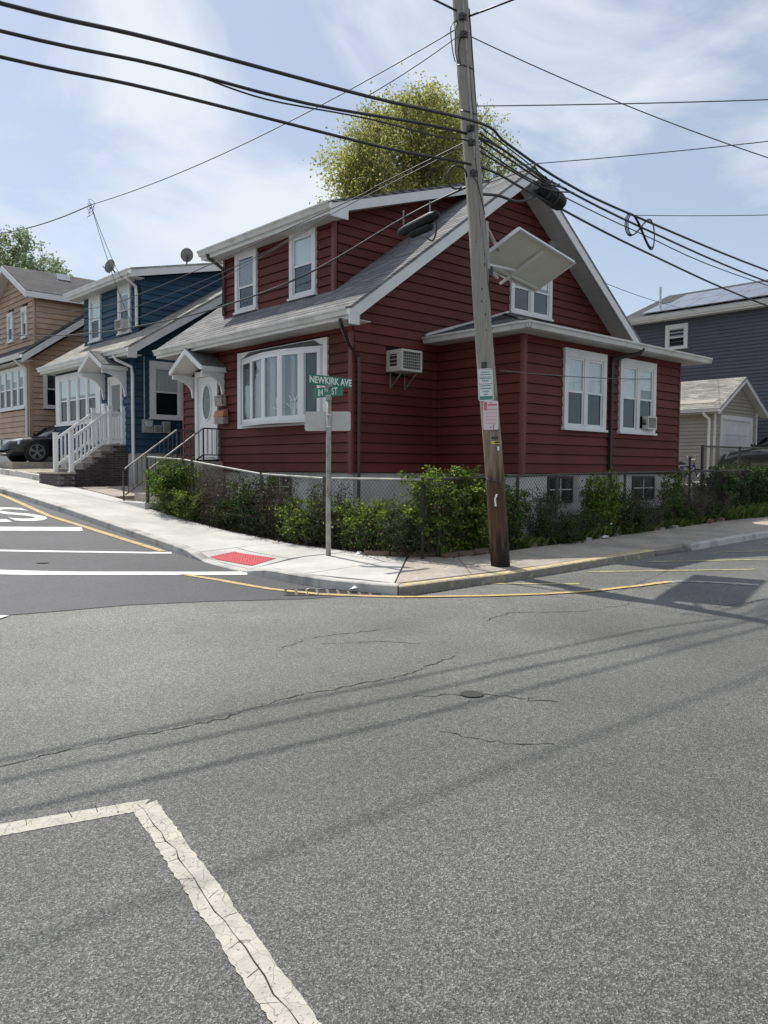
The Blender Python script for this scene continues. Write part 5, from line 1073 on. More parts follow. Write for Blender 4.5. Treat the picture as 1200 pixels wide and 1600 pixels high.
# brown gate post pair at the yard corner
gp_ = thing('gate_post', 'slim dark red post at the back corner of the red house', 'post', (18.75, 9.45, .5)); MB().tube([(18.75, 9.45, .45), (18.75, 9.45, 1.95)], .03, 8).build('shaft', M_brown, gp_); MB().tube([(18.75, 9.45, 1.95), (18.75, 9.45, 1.99)], .04, 8).build('cap', M_brown, gp_)

# ------------------------------------------------------------------ plants
def leaf(mb, c, s, rnd):
    a = Vector((rnd.gauss(0, 1), rnd.gauss(0, 1), rnd.gauss(0, .7)))
    if a.length < 1e-3: a = Vector((1, 0, 0))
    a.normalize(); b = a.cross(Vector((rnd.gauss(0, 1), rnd.gauss(0, 1), rnd.gauss(0, 1))))
    if b.length < 1e-3: b = Vector((0, 0, 1))
    b.normalize(); n = a.cross(b); i = len(mb.v); w = s*.32
    mb.v += [tuple(c), tuple(c+a*s*.5+b*w-n*s*.08), tuple(c+a*s), tuple(c+a*s*.5-b*w-n*s*.08)]; mb.f += [(i, i+1, i+2), (i, i+2, i+3)]
def shrub(name, label, x, y, hgt, rad, nstem, nleaf, lm, seed, lsize=.05, low=.15, dead=.0, lean=(0, 0), group=None, ry=None):
    rnd = random.Random(seed); z0 = h(x, y)+.06; x += .10 if x < 9.1 else 0; y += .08 if x > 9.1 else 0; hgt *= .95; ry = (ry or rad)*(1.25 if x < 9.1 else .8); rad = rad*(1.25 if x > 9.1 else .8); s = thing(name, label, 'shrub', (x, y, z0), group); st_ = MB(); tips = []
    for k in range(nstem):
        t = rnd.uniform(0, 6.283); r = math.sqrt(rnd.random()); p = Vector((x+.35*rad*r*math.cos(t), y+.35*ry*r*math.sin(t), z0)); hh = hgt*rnd.uniform(.55, 1.06); n = 6; pts = [p.copy()]
        tx, ty = rad*r*math.cos(t)*.95+lean[0]*hh, ry*r*math.sin(t)*.95+lean[1]*hh
        for i in range(n):
            f = (i+1)/n; pts.append(Vector((x+tx*(.35+.65*f)+rnd.gauss(0, .035), y+ty*(.35+.65*f)+rnd.gauss(0, .035), z0+hh*f)))
        st_.tube(pts, [.011*(1-.75*i/n) for i in range(n+1)], 4, False)
        for i in range(1, n+1):
            f = i/n
            for _ in range(2):
                q = pts[i]+Vector((rnd.gauss(0, rad*.28), rnd.gauss(0, ry*.28), rnd.uniform(-.02, .16)))
                st_.tube([pts[i], (pts[i]+q)/2+Vector((0, 0, .02)), q], [.005, .004, .002], 3, False)
                if f > low: tips.append((pts[i], q, f))
    st_.build('stem', M_twig, s, recalc=False)
    lf = MB(); dl = MB()
    # clumps: some twigs carry many leaves, others few, so that gaps stay open
    wts = [max(.05, noise.noise((a.x*2.6+seed, a.y*2.6, a.z*2.6))+.45)*(.5+f) for a, q, f in tips]
    for (a, q, f) in rnd.choices(tips, wts, k=int(nleaf*1.8)):
        c = a.lerp(q, rnd.uniform(.2, 1.15))+Vector((rnd.gauss(0, .035), rnd.gauss(0, .035), rnd.gauss(0, .035)))
        if c.z < z0+.03: c.z = z0+rnd.uniform(.03, .15)
        leaf(dl if rnd.random() < dead else lf, c, lsize*rnd.uniform(.6, 1.25), rnd)
    if lf.v: lf.build('foliage', lm, s, recalc=False)
    if dl.v: dl.build('dry_foliage', M_leafdry, s, recalc=False)
    return s
# along the side street (from the stoop to the corner)
GS, GN = 'shrubs along the side street fence', 'shrubs along the avenue fence'
shrub('shrub', 'bushy green shrub beside the red house steps', 8.15, 15.75, 1.15, .60, 30, 5200, M_leafA, 1, .055, group=GS)
shrub('shrub', 'low bright green shrub hugging the pavement below the first bushy one', 8.05, 14.9, .62, .42, 16, 1800, M_leafC, 2, .05, group=GS)
shrub('bare_shrub', 'dense bare brown twig shrub right of the first bushy shrub', 8.30, 14.15, 1.05, .55, 46, 900, M_leafB, 3, .04, dead=.75, group=GS)
shrub('shrub', 'dark leafy shrub below the bow window', 8.42, 13.1, 1.0, .5, 28, 2600, M_leafB, 4, .05, dead=.15, group=GS)
shrub('bare_shrub', 'tangle of leafless twigs between two dark shrubs', 8.55, 12.45, 1.15, .45, 40, 500, M_leafB, 5, .04, dead=.6, group=GS)
shrub('shrub', 'mid green shrub left of the street sign post', 8.62, 11.75, .82, .5, 26, 3200, M_leafP, 6, .05, group=GS)
shrub('bare_shrub', 'twiggy shrub with few leaves just left of the sign post', 8.75, 11.1, 1.15, .42, 38, 900, M_leafB, 7, .04, dead=.4, group=GS)
shrub('shrub', 'low green shrub directly behind the sign post', 8.85, 10.35, .85, .5, 26, 3000, M_leafP, 8, .048, group=GS)
shrub('shrub', 'round yellow green shrub right of the sign post', 9.02, 9.62, .88, .36, 26, 3000, M_leafC, 9, .042, group=GS)
# along the avenue
shrub('shrub', 'tall sunlit privet left of the utility pole', 9.55, 9.05, 1.38, .52, 34, 6500, M_leafP, 11, .06, group=GN)
shrub('shrub', 'broad yellow tipped privet behind the utility pole', 10.35, 9.0, 1.32, .62, 40, 8000, M_leafP, 12, .06, group=GN)
shrub('shrub', 'privet growing close on the right of the utility pole', 11.25, 8.95, 1.25, .36, 22, 2600, M_leafA, 13, .055, group=GN)
shrub('bare_shrub', 'sparse twiggy shrub with low leaves right of the utility pole', 12.15, 8.9, 1.0, .5, 34, 1300, M_leafB, 14, .045, dead=.2, group=GN)
shrub('shrub', 'leafy climber on the fence left of the brown drainpipe', 13.95, 8.85, 1.28, .38, 26, 3400, M_leafP, 15, .055, lean=(.12, 0), group=GN)
shrub('shrub', 'shrub in front of the brown drainpipe', 14.75, 8.85, .9, .42, 26, 2600, M_leafB, 16, .05, group=GN)
shrub('bare_shrub', 'bare bent stems under the right basement window', 15.95, 8.88, .85, .5, 30, 700, M_leafB, 17, .045, dead=.4, group=GN)
shrub('shrub', 'thin climber with yellow green top beyond the second basement window', 16.9, 8.85, 1.25, .34, 20, 1500, M_leafA, 18, .05, lean=(.1, 0), group=GN)
shrub('bare_shrub', 'dark leafless shrub at the back corner of the red house', 17.9, 8.88, .95, .5, 34, 900, M_leafB, 19, .045, dead=.5, group=GN)
shrub('bare_shrub', 'low dry shrub left of the big hedge', 19.2, 8.9, .75, .5, 30, 1000, M_leafB, 20, .045, dead=.5, group=GN)
for i, (x, y, hg) in enumerate(((8.2, 15.2, .55), (8.3, 13.7, .6), (8.5, 12.8, .6), (8.65, 11.4, .6), (8.85, 10.8, .5), (9.05, 9.95, .55), (9.2, 9.3, .7))):
    shrub('shrub', ('low dark undergrowth beside the red house steps', 'low dark undergrowth under the bare twig shrub', 'low dark undergrowth below the bow window', 'low dark undergrowth just left of the sign post', 'low dark undergrowth right behind the sign post', 'low dark undergrowth at the first edging stone', 'low dark undergrowth at the corner of the bed')[i], x, y, hg, .5, 20, 1700, M_leafB, 80+i, .045, low=.0, dead=.18, group='undergrowth along the side street fence')
for i, (x, y, hg) in enumerate(((13.1, 8.85, .55), (15.3, 8.85, .5), (17.3, 8.85, .5), (18.5, 8.85, .5), (12.5, 8.8, .45))):
    shrub('shrub', ('knee-high dark plant below the left basement window', 'knee-high dark plant right of the brown drainpipe', 'knee-high dark plant near the second basement window', 'knee-high dark plant at the red house back corner', 'knee-high dark weeds right of the utility pole')[i], x, y, hg, .5, 18, 1500, M_leafB, 40+i, .045, dead=.1, group='knee-high plants along the avenue fence')
for i, (x, yy) in enumerate(((20.4, 9.1), (21.7, 9.1), (23.1, 9.05), (24.6, 9.05))):
    shrub('hedge_shrub', ('leftmost part of the tall dark hedge at the right edge', 'second dark hedge shrub from the left', 'third dark hedge shrub, by the right edge', 'fourth dark hedge shrub at the picture edge')[i], x, yy, 1.26, .85, 60, 10000, M_leafB, 60+i, .06, low=.05, dead=.12, group='tall dark hedge at the right', ry=.4)
# grass and weeds at the fence foot
gm_ = MB(); rnd = random.Random(5)
def blade(x, y, L_):
    z = h(x, y)+.08; t = rnd.uniform(0, 6.28); b = Vector((math.cos(t), math.sin(t), 0))*.006; l = Vector((rnd.gauss(0, .3), rnd.gauss(0, .3), 1))*L_; i = len(gm_.v)
    gm_.v += [(x-b.x, y-b.y, z), (x+b.x, y+b.y, z), (x+l.x*.7, y+l.y*.7, z+l.z*.75), (x+l.x*1.3, y+l.y*1.3, z+l.z*.95)]; gm_.f += [(i, i+1, i+2), (i, i+2, i+3)]
for _ in range(2600): x = rnd.uniform(11.4, 20); blade(x, rnd.gauss(8.9, .09), rnd.uniform(.06, .28))
for _ in range(1600): x = rnd.gauss(21.3, .9); blade(x, rnd.gauss(8.78, .08), rnd.uniform(.15, .45))
for _ in range(900): y = rnd.uniform(9.2, 16.5); blade(inner(y)+.3+rnd.gauss(.15, .12), y, rnd.uniform(.05, .2))
g_ = struct(gm_.build('grass', M_grass, recalc=False), 'stuff'); g_['label'] = 'weedy grass along the foot of the fence'
lt = MB()   # fallen leaves and chips
for _ in range(1500):
    if rnd.random() < .5: y = rnd.uniform(9.3, 16.8); x = inner(y)+abs(rnd.gauss(.1, .22))-.06
    else: x = rnd.uniform(9.3, 20); y = 8.76+abs(rnd.gauss(0, .16))-.05
    leaf(lt, Vector((x, y, h(x, y)+rnd.uniform(.125, .145))), rnd.uniform(.02, .06), rnd)
l_ = struct(lt.build('leaf_litter', M_leafdry, recalc=False), 'stuff'); l_['label'] = 'dry leaf litter under the shrubs'

gt = MB(); rg = random.Random(77)
def chip(x, y, s_):
    z = h(x, y)+.003; i = len(gt.v); gt.v += [(x+s_*rg.uniform(-1, -.4), y+s_*rg.uniform(-.8, .2), z), (x+s_*rg.uniform(.3, 1), y+s_*rg.uniform(-.8, -.1), z), (x+s_*rg.uniform(-.3, .6), y+s_*rg.uniform(.3, 1), z), (x, y, z+s_*rg.uniform(.5, 1.1))]; gt.f += [(i, i+1, i+3), (i+1, i+2, i+3), (i+2, i, i+3)]
for _ in range(420): chip(rg.uniform(.3, 9), rg.uniform(1.2, 7.0), rg.uniform(.002, .006))
for _ in range(700): a_ = rg.uniform(7.2, 16); chip(a_, nk(a_)-.17-abs(rg.gauss(0, .12)), rg.uniform(.003, .010))
for _ in range(420): b_ = rg.uniform(7.6, 15); chip(ky(b_)-.17-abs(rg.gauss(0, .08)), b_, rg.uniform(.003, .009))
for _ in range(10): chip(rg.uniform(1.5, 6), rg.uniform(1.5, 6), rg.uniform(.008, .014))
g2_ = struct(gt.build('road_grit', M_rubble, recalc=False), 'stuff'); g2_['label'] = 'loose grit scattered on the asphalt and along the kerbs'
def tree(name, label, x, y, z0, H, crown_r, crown_z, lm, seed, nleaf, lsize, group=None, trunk_r=.25, dome=.9):
    rnd = random.Random(seed); t = thing(name, label, 'tree', (x, y, z0), group); tr = MB(); ends = []; limbs = []
    def grow(p, d, ln, r, lev):
        n = 4; pts = [p.copy()]; q = p.copy()
        for i in range(n): d = (d+Vector((rnd.gauss(0, .10), rnd.gauss(0, .10), rnd.gauss(0, .05)+.03))).normalized(); q = q+d*ln/n; pts.append(q.copy())
        limbs.append((pts, [r*(1-.45*i/n) for i in range(n+1)], 6 if lev < 2 else 4, lev))
        if lev >= 4:
            ends.extend([(pts[2], d), (pts[3], d), (pts[4], d)]); return
        kids = (5, 4, 4, 4)[lev]
        for k in range(kids):
            f = rnd.uniform(.5, 1.0); i = min(n-1, int(f*n)); s = pts[i].lerp(pts[i+1], f*n-i) if i < n else pts[n]
            az = rnd.uniform(0, 6.283); tilt = rnd.uniform(.28, .75); a = d.cross(Vector((.3, .2, 1))).normalized() if abs(d.z) < .95 else Vector((1, 0, 0)); b = d.cross(a)
            nd = (d*math.cos(tilt)+(a*math.cos(az)+b*math.sin(az))*math.sin(tilt)).normalized(); grow(s, nd, ln*rnd.uniform(.58, .82), r*.52, lev+1)
        grow(pts[-1], d, ln*.72, r*.55, lev+1)
    grow(Vector((x, y, z0)), Vector((0, 0, 1)), H*.36, trunk_r, 0)
    # fit the crown to its size
    zs = [p.z for p, d in ends]; cx = sum(p.x for p, d in ends)/len(ends); cy = sum(p.y for p, d in ends)/len(ends)
    rad = sorted(math.hypot(p.x-cx, p.y-cy) for p, d in ends)[int(len(ends)*.93)]; zt = max(zs); kx = crown_r/rad; kz = (z0+H-z0)/(zt-z0)
    fit = lambda v: (lambda f: Vector((x+(v[0]-x-(cx-x)*f)*(1+(kx-1)*f), y+(v[1]-y-(cy-y)*f)*(1+(kx-1)*f), z0+(v[2]-z0)*kz)))(min(1, max(0, (v[2]-z0)/(.35*H))))
    inside = lambda p: ((p.x-x)**2+(p.y-y)**2)/(crown_r*1.02)**2+((p.z-(z0+H-crown_z))/(crown_z*1.0))**2 < 1
    for pts, rr, sd_, lev in limbs:
        q = [fit(p) for p in pts]
        if lev < 2 or (inside(q[-1]) and inside(q[0])): tr.tube(q, rr, sd_, False)
    tr.build('trunk', M_bark, t, recalc=False); lf = MB()
    for _ in range(nleaf):
        p, d = rnd.choice(ends); p = fit(p); wgt = noise.noise((p.x*.5+seed, p.y*.5, p.z*.5))
        if wgt < -.28 and rnd.random() < .7: continue
        if ((p.x-x)**2+(p.y-y)**2)/(crown_r*1.12)**2+((p.z-(z0+H-crown_z))/(crown_z*1.08))**2 > 1: continue
        leaf(lf, p+Vector((rnd.gauss(0, .26), rnd.gauss(0, .26), rnd.gauss(0, .24))), lsize*rnd.uniform(.6, 1.3), rnd)
    cz = z0+H-crown_z; k = 0; tw = MB()
    while k < nleaf*dome:      # fill the dome between the limbs with clumps on fine twigs
        v = Vector((rnd.gauss(0, 1), rnd.gauss(0, 1), rnd.gauss(0, 1))).normalized()*(rnd.random()**.45); c = Vector((x+v.x*crown_r*1.05, y+v.y*crown_r*1.05, cz+v.z*crown_z*(1 if v.z > 0 else .9)))
        if noise.noise((c.x*.75+seed, c.y*.75, c.z*.6))+.25*noise.noise((c.x*2.4, c.y*2.4, c.z*2.4)) < .035+.25*max(0, v.length-.82)*4: continue
        m_ = rnd.randint(10, 26); d = Vector((v.x*.6+rnd.gauss(0, .3), v.y*.6+rnd.gauss(0, .3), .8+rnd.gauss(0, .3))).normalized(); tw.tube([c-d*.45, c, c+d*.35], [.012, .008, .003], 3, False)
        for _ in range(m_): leaf(lf, c+d*rnd.uniform(-.3, .45)+Vector((rnd.gauss(0, .11), rnd.gauss(0, .11), rnd.gauss(0, .11))), lsize*rnd.uniform(.55, 1.2), rnd)
        k += m_
    tw.build('twigs', M_bark, t, recalc=False)
    lf.build('crown', lm, t, recalc=False); return t
tree('leafy_tree', 'tall yellow green spring tree rising behind the red house roof', 23.15, 23.15, 1.2, 15.2, 3.85, 4.4, M_leafT, 21, 90000, .12)
tree('far_tree', 'pale green tree behind the tan house roof at the left edge', 16.2, 50.8, 1.9, 13.6, 3.4, 3.6, M_leafT2, 23, 26000, .2)

# ------------------------------------------------------------------ stones, litter
rnd = random.Random(9)
def edging(x, y, L_, rz_, label, tilt=0, m=None, hh=.09, grp='edging stones at the foot of the shrubs'):
    o = MB().box(-L_/2, L_/2, -.05, .05, 0, hh).build('edging_stone', m or M_stone, bevel=.01)
    for v in o.data.vertices: v.co += Vector((rnd.gauss(0, .004), rnd.gauss(0, .004), rnd.gauss(0, .004)))
    o.location = (x, y, h(x, y)+.115); o.rotation_euler = (tilt, 0, rz_); tag(o, label, 'stone', grp)
edging(8.72, 9.72, .42, R(-48), 'first brown edging stone right of the sign post')
edging(9.0, 9.38, .42, R(-45), 'second brown edging stone right of the sign post')
edging(9.30, 9.22, .40, R(-30), 'brown stone leaning up on its edge at the corner of the bed', R(35))
edging(9.52, 8.84, .30, R(-4), 'left end stone of the brown edging before the privet')
edging(9.86, 8.82, .36, R(2), 'second stone of the brown edging before the privet')
edging(10.24, 8.82, .36, R(-2), 'third stone of the brown edging before the privet')
edging(10.6, 8.81, .3, R(5), 'fourth stone of the brown edging, beside the utility pole')
edging(18.35, 8.72, .34, R(10), 'left of two reddish bricks near the big hedge', R(20), mat('reddish brick', (.2, .1, .075), .9, .2, 9)); edging(18.9, 8.74, .34, R(4), 'right of two reddish bricks near the big hedge', R(14), MATS['reddish brick'])
for i in range(16):
    x = rnd.uniform(11.6, 19.5); y = rnd.uniform(8.74, 8.86); s = rnd.uniform(.05, .12); mb = MB(); mb.hexa([(-s, -s*.6, 0), (s, -s*.7, 0), (s*.9, s*.6, 0), (-s*.8, s*.7, 0), (-s*.8, -s*.4, s*.6), (s*.7, -s*.5, s*.5), (s*.6, s*.5, s*.7), (-s*.6, s*.5, s*.6)])
    o = mb.build('rubble_stone', M_rubble if i % 3 else M_stone, bevel=.006); o.location = (x, y, h(x, y)+.11); o.rotation_euler = (0, 0, rnd.uniform(0, 6)); tag(o, 'loose rubble stone lying along the fence foot on the avenue', 'stone', 'rubble stones along the avenue fence')
def litter(x, y, z, s, label):
    mb = MB(); n = 7; P = [Vector((s*math.cos(k/n*6.283)*rnd.uniform(.6, 1.1), s*.7*math.sin(k/n*6.283)*rnd.uniform(.6, 1.1), rnd.uniform(0, s*.5))) for k in range(n)]; c = Vector((0, 0, s*.6)); 
    for k in range(n): mb.quad(P[k], P[(k+1) % n], c); mb.quad(P[k]*.9, P[(k+1) % n]*.9, Vector((0, 0, .005)))
    o = mb.build('litter', M_litter, recalc=False); o.location = (x, y, z); tag(o, label, 'litter', 'pieces of litter')
litter(13.75, 8.62, h(13.75, 8.6)+.13, .11, 'crumpled white paper on the pavement below the fence'); litter(14.25, 8.83, h(14, 8.8)+.35, .10, 'white plastic scrap caught in the shrub by the drainpipe')
litter(8.55, 10.0, h(8.5, 10)+.12, .10, 'pale cardboard scrap at the foot of the sign post'); litter(6.75, 7.95, h(6.7, 8)+.03, .09, 'crumpled clear plastic on the storm drain')
litter(7.05, 7.62, h(7, 7.6)+.02, .035, 'small white scrap at the right end of the storm drain'); litter(6.3, 8.38, h(6.3, 8.4)+.02, .03, 'small white scrap at the left end of the storm drain')

# ------------------------------------------------------------------ utility pole and what hangs on it
PB = Vector((9.48, 7.74, .12)); PT = Vector((8.95, 8.22, 8.52))
def pole_at(z): t = (z-PB.z)/(PT.z-PB.z); return PB.lerp(PT, t) if t <= 1 else PB+(PT-PB)*t
def polemat():
    m = mat('weathered pole wood', (.30, .275, .24), .85, .18, 5, .5, 30, stretch=(9, 9, .5)); m = m.copy(); m.name = 'pole wood'; t = m.node_tree; p = t.nodes['Principled BSDF']
    src = p.inputs['Base Color'].links[0].from_socket; co = t.nodes.new('ShaderNodeTexCoord'); s = t.nodes.new('ShaderNodeSeparateXYZ'); t.links.new(co.outputs['Object'], s.inputs[0])
    n = t.nodes.new('ShaderNodeTexNoise'); n.inputs['Scale'].default_value = 1.; n.inputs['Detail'].default_value = 6; mp_ = t.nodes.new('ShaderNodeMapping'); mp_.inputs['Scale'].default_value = (16, 16, 1.6); t.links.new(co.outputs['Object'], mp_.inputs[0]); t.links.new(mp_.outputs[0], n.inputs['Vector'])
    ad = t.nodes.new('ShaderNodeMath'); ad.operation = 'MULTIPLY_ADD'; ad.inputs[1].default_value = 2.6; t.links.new(n.outputs['Fac'], ad.inputs[0]); t.links.new(s.outputs[2], ad.inputs[2])
    r = t.nodes.new('ShaderNodeValToRGB'); e = r.color_ramp.elements; e[0].position = .36; e[0].color = (.05, .042, .038, 1); e[1].position = .86; e[1].color = (1, 1, 1, 1); a = e.new(.45); a.color = (.34, .17, .09, 1); b = e.new(.56); b.color = (.20, .13, .09, 1); b = e.new(.66); b.color = (.66, .50, .36, 1)
    sc = t.nodes.new('ShaderNodeMath'); sc.operation = 'MULTIPLY'; sc.inputs[1].default_value = .215; t.links.new(ad.outputs[0], sc.inputs[0]); t.links.new(sc.outputs[0], r.inputs[0])
    mu = t.nodes.new('ShaderNodeMixRGB'); mu.blend_type = 'MULTIPLY'; mu.inputs[0].default_value = 1; t.links.new(src, mu.inputs[1]); t.links.new(r.outputs[0], mu.inputs[2]); t.links.new(mu.outputs[0], p.inputs['Base Color']); return m
Fv0 = Vector((-rt.y, rt.x, 0)).normalized()
pole = thing('utility_pole', 'leaning weathered wooden utility pole with dark stained foot at the corner', 'pole', tuple(PB))
zs = [.12+.35*k for k in range(32)]
pm = MB(); pm.tube([pole_at(z)+Vector((.006*math.sin(z*1.3), .006*math.cos(z*1.7), 0)) for z in zs], [.148-.0040*z for z in zs], 22); pm.build('shaft', polemat(), pole, smooth=True)
g = MB(); g.tube([pole_at(z)+Vector((-.06, -.13+.004*z, 0)) for z in (6.2, 7.4, 8.3, 8.6)], .018, 6); g.build('conduit', M_galv, pole)
g = MB(); g.tube([pole_at(z)+Vector((.10, -.07, 0)) for z in (6.6, 7.4, 8.4)], .012, 5); g.build('ground_wire', M_cable, pole)
for zz in (1.50, 6.9, 7.55):
    g = MB(); c = pole_at(zz); r_ = .150-.0040*zz; g.tube([c+Vector((r_*math.cos(a), r_*math.sin(a), .05*math.sin(a))) for a in [2*math.pi*k/16 for k in range(17)]], .009, 5); g.build('band', M_cable, pole)
g = MB(); g.tube([pole_at(2.75)+Vector((.04, -.15, 0)), pole_at(2.5)+Vector((-.06, -.15, 0)), pole_at(2.25)+Vector((-.10, -.13, 0))], .006, 4); g.tube([pole_at(6.0)+Vector((-.14, -.06, 0)), pole_at(5.85)+Vector((-.06, -.13, 0)), pole_at(5.4)+Vector((.05, -.14, 0))], .007, 4); g.build('loose_wire', M_cable, pole)
g = MB(); g.tube([pole_at(1.28)+Vector((-.10, -.11, 0)), pole_at(1.22)+Vector((-.14, -.1, 0)), pole_at(1.1)+Vector((-.14, -.1, 0))], .014, 5); g.build('step_bolt', M_vinyl, pole)
for zz in (5.98, 6.42, 6.62, 7.95, 8.2):
    c = pole_at(zz)-Fv0*.12; g = MB(); g.box(c.x-.05, c.x+.05, c.y-.04, c.y+.04, zz-.04, zz+.05); g.tube([c+Vector((-.03, -.09, 0)), c+Vector((.05, .22, 0))], .012, 6); g.build('cable_clamp', M_iron, pole, bevel=.006)
rs_ = random.Random(3)
for k in range(26):   # staples and old nails
    zz = rs_.uniform(1.3, 5.5); a = rs_.uniform(3.4, 5.9); c = pole_at(zz); rr = .148-.004*zz; q = c+Vector((rr*math.cos(a), rr*math.sin(a), 0)); MB().box(q.x-.006, q.x+.006, q.y-.006, q.y+.006, zz-.004, zz+rs_.uniform(.01, .03)).build('staple', M_iron, pole)
for k in range(7):    # drying splits
    z0_ = rs_.uniform(2.0, 7.2); a = rs_.uniform(3.6, 5.8); g = MB(); pts = []
    for i in range(7): zz = z0_+i*rs_.uniform(.06, .16); c = pole_at(zz); rr = .1488-.004*zz; aa = a+.05*math.sin(i*1.3); pts.append(c+Vector((rr*math.cos(aa), rr*math.sin(aa), 0)))
    g.tube(pts, [.001, .003, .004, .0045, .004, .003, .001], 4); g.build('split', M_crack, pole)
# signs on the pole (face the viewer)
Rv = Vector((rt.x, rt.y, 0)).normalized(); Fv = Vector((-Rv.y, Rv.x, 0))   # Fv points away from the camera
def plate(cx, z0, z1, wd, roll, m, name, parent, d0=0, d1=.004, cr_=.03, right=Rv, depth=Fv, dx_=0):
    n = 5; pts = []; hw, hh = wd/2, (z1-z0)/2
    for sx_, sz_, a0 in ((1, 1, 0), (-1, 1, 90), (-1, -1, 180), (1, -1, 270)):
        for k in range(n+1): a = R(a0+90*k/n); pts.append((sx_*(hw-cr_)+cr_*math.cos(a), sz_*(hh-cr_)+cr_*math.sin(a)))
    c = Vector(cx)+Vector((0, 0, (z0+z1)/2)); ca, sa = math.cos(roll), math.sin(roll)
    P = [c+right*(u*ca-v*sa)+Vector((0, 0, u*sa+v*ca))-depth*d1 for u, v in pts]; mb = MB(); mb.prism(P, depth*(d1-d0)); return mb.build(name, m, parent)
def psign(name, label, zc_, xoff, wd, hh, roll, base, border):
    c = pole_at(zc_)-Fv*.16+Rv*xoff; c.z = 0; s = thing(name, label, 'sign', (c.x, c.y, zc_-hh/2), 'parking signs on the pole'); z0, z1 = zc_-hh/2, zc_+hh/2
    plate(c, z0, z1, wd, roll, base, 'plate', s); b = MB(); return s, c, z0, z1
s1, c, z0, z1 = psign('parking_sign', 'white sign with green print, upper of two on the utility pole', 2.905, -.055, .225, .475, R(3), M_signw, M_signg)
def ink(c, u0, u1, z0, z1, roll, zc_, m, parent, name='print', d=.006):
    cc = Vector((c.x, c.y, zc_)); ca, sa = math.cos(roll), math.sin(roll); P = [cc+Rv*(u*ca-v*sa)+Vector((0, 0, u*sa+v*ca))-Fv*d for u, v in ((u0, z0-zc_), (u1, z0-zc_), (u1, z1-zc_), (u0, z1-zc_))]; mb = MB(); mb.prism(P, Fv*.0012); return mb.build(name, m, parent)
rl3 = R(3); zc_ = 2.905
for a in ((-.098, .098, z1-.020, z1-.015), (-.098, .098, z1-.125, z1-.120), (-.098, .098, z1-.228, z1-.223), (-.098, -.094, z0+.07, z1-.02), (.094, .098, z0+.07, z1-.02)): ink(c, *a, rl3, zc_, M_ink if a[1]-a[0] > .1 else M_signg, s1)
ink(c, -.098, .098, z0+.015, z0+.068, rl3, zc_, M_signg, s1)
for zz, w_ in ((z1-.062, .13), (z1-.098, .15), (z1-.155, .16), (z1-.192, .10), (z1-.262, .15), (z1-.305, .16), (z1-.348, .10), (z1-.39, .06)):   # rows of print too small to read in the photograph
    u = -w_/2; rr = random.Random(int(zz*1000))
    while u < w_/2: k = rr.uniform(.008, .02); ink(c, u, min(u+k, w_/2), zz, zz+.02, rl3, zc_, M_signg, s1); u += k+.006
s2, c, z0, z1 = psign('parking_sign', 'faded pink sign with red block, lower of two on the utility pole', 2.455, -.01, .225, .43, R(1.5), M_signp, M_signr); rl3 = R(1.5); zc_ = 2.455
ink(c, -.10, -.055, z1-.14, z1-.02, rl3, zc_, M_signr, s2); ink(c, -.045, .095, z1-.075, z1-.05, rl3, zc_, M_signr, s2); ink(c, -.05, .098, z1-.135, z1-.128, rl3, zc_, M_signr, s2)
for zz in (z1-.19, z1-.24, z1-.29, z1-.34): ink(c, -.08, .085, zz, zz+.016, rl3, zc_, M_signpink, s2)
for k in (z1-.03, z0+.035): o = MB().disc(Vector((c.x, c.y, k))-Fv*.004, -Fv, .009, .006, 8).build('bolt', M_iron, s2)
bk = MB(); q = pole_at(3.2)-Fv*.13-Rv*.05; bk.box(q.x-.03, q.x+.03, q.y-.03, q.y+.03, 3.14, 3.24); bk.build('sign_bracket', M_iron, pole)
tg = thing('pole_tag', 'small yellow number tag nailed to the utility pole', 'tag', tuple(pole_at(2.05)-Fv*.15)); c = pole_at(2.05)-Fv*.148+Rv*.04; c.z = 0; plate(c, 2.03, 2.075, .14, R(3), M_yellowtag, 'plate', tg, cr_=.006); ink(c, -.02, .06, 2.040, 2.066, R(3), 2.0525, M_ink, tg)
c = pole_at(2.13)-Fv*.147+Rv*.03; c.z = 0
for k in range(4): ink(c, -.05+.026*k, -.032+.026*k, 2.105, 2.14, R(3), 2.12, M_ink, pole, 'stencil_mark')
c = pole_at(1.97)-Fv*.147+Rv*.07; c.z = 0; plate(c, 1.93, 1.995, .028, R(3), M_signw, 'small_tag', pole, cr_=.006)
# solar panel seen from below
A = Vector((9.63, 7.61, 5.23)); B = Vector((11.87, 8.17, 5.23)); C = Vector((11.69, 8.87, 4.83)); Dq = A+C-B; sp = thing('pole_solar_panel', 'tilted cream-backed solar panel bracketed to the utility pole', 'solar panel', tuple(A)); nn = (B-A).cross(C-B).normalized(); nn = nn if nn.z > 0 else -nn
MB().prism([A, B, C, Dq], nn*.006).build('back_sheet', M_panelback, sp); MB().prism([p+nn*.007 for p in (A, B, C, Dq)], nn*.006).build('cells', M_panelcell, sp)
for p, q in ((A, B), (B, C), (C, Dq), (Dq, A)): MB().beam(p+nn*.0, q+nn*.0, .035, .055, nn).build('frame', M_alu, sp)
u = (B-A).normalized(); v = (C-B).normalized()
for t in (.74,): a = A+v*t-nn*.03; MB().beam(a+u*.05, a+u*2.2, .035, .04, nn).build('support_rail', M_gutter, sp)
for t in (1.05,): a = A+u*t-nn*.06; MB().beam(a+v*.1, a+v*.95, .04, .04, nn).build('cross_brace', M_gutter, sp)
pp = pole_at(5.0); MB().beam(pp+Vector((.16, -.06, -.35)), pp+Vector((.13, -.04, .35)), .06, .05, (0, 1, 0)).build('mounting_channel', M_galv, sp)
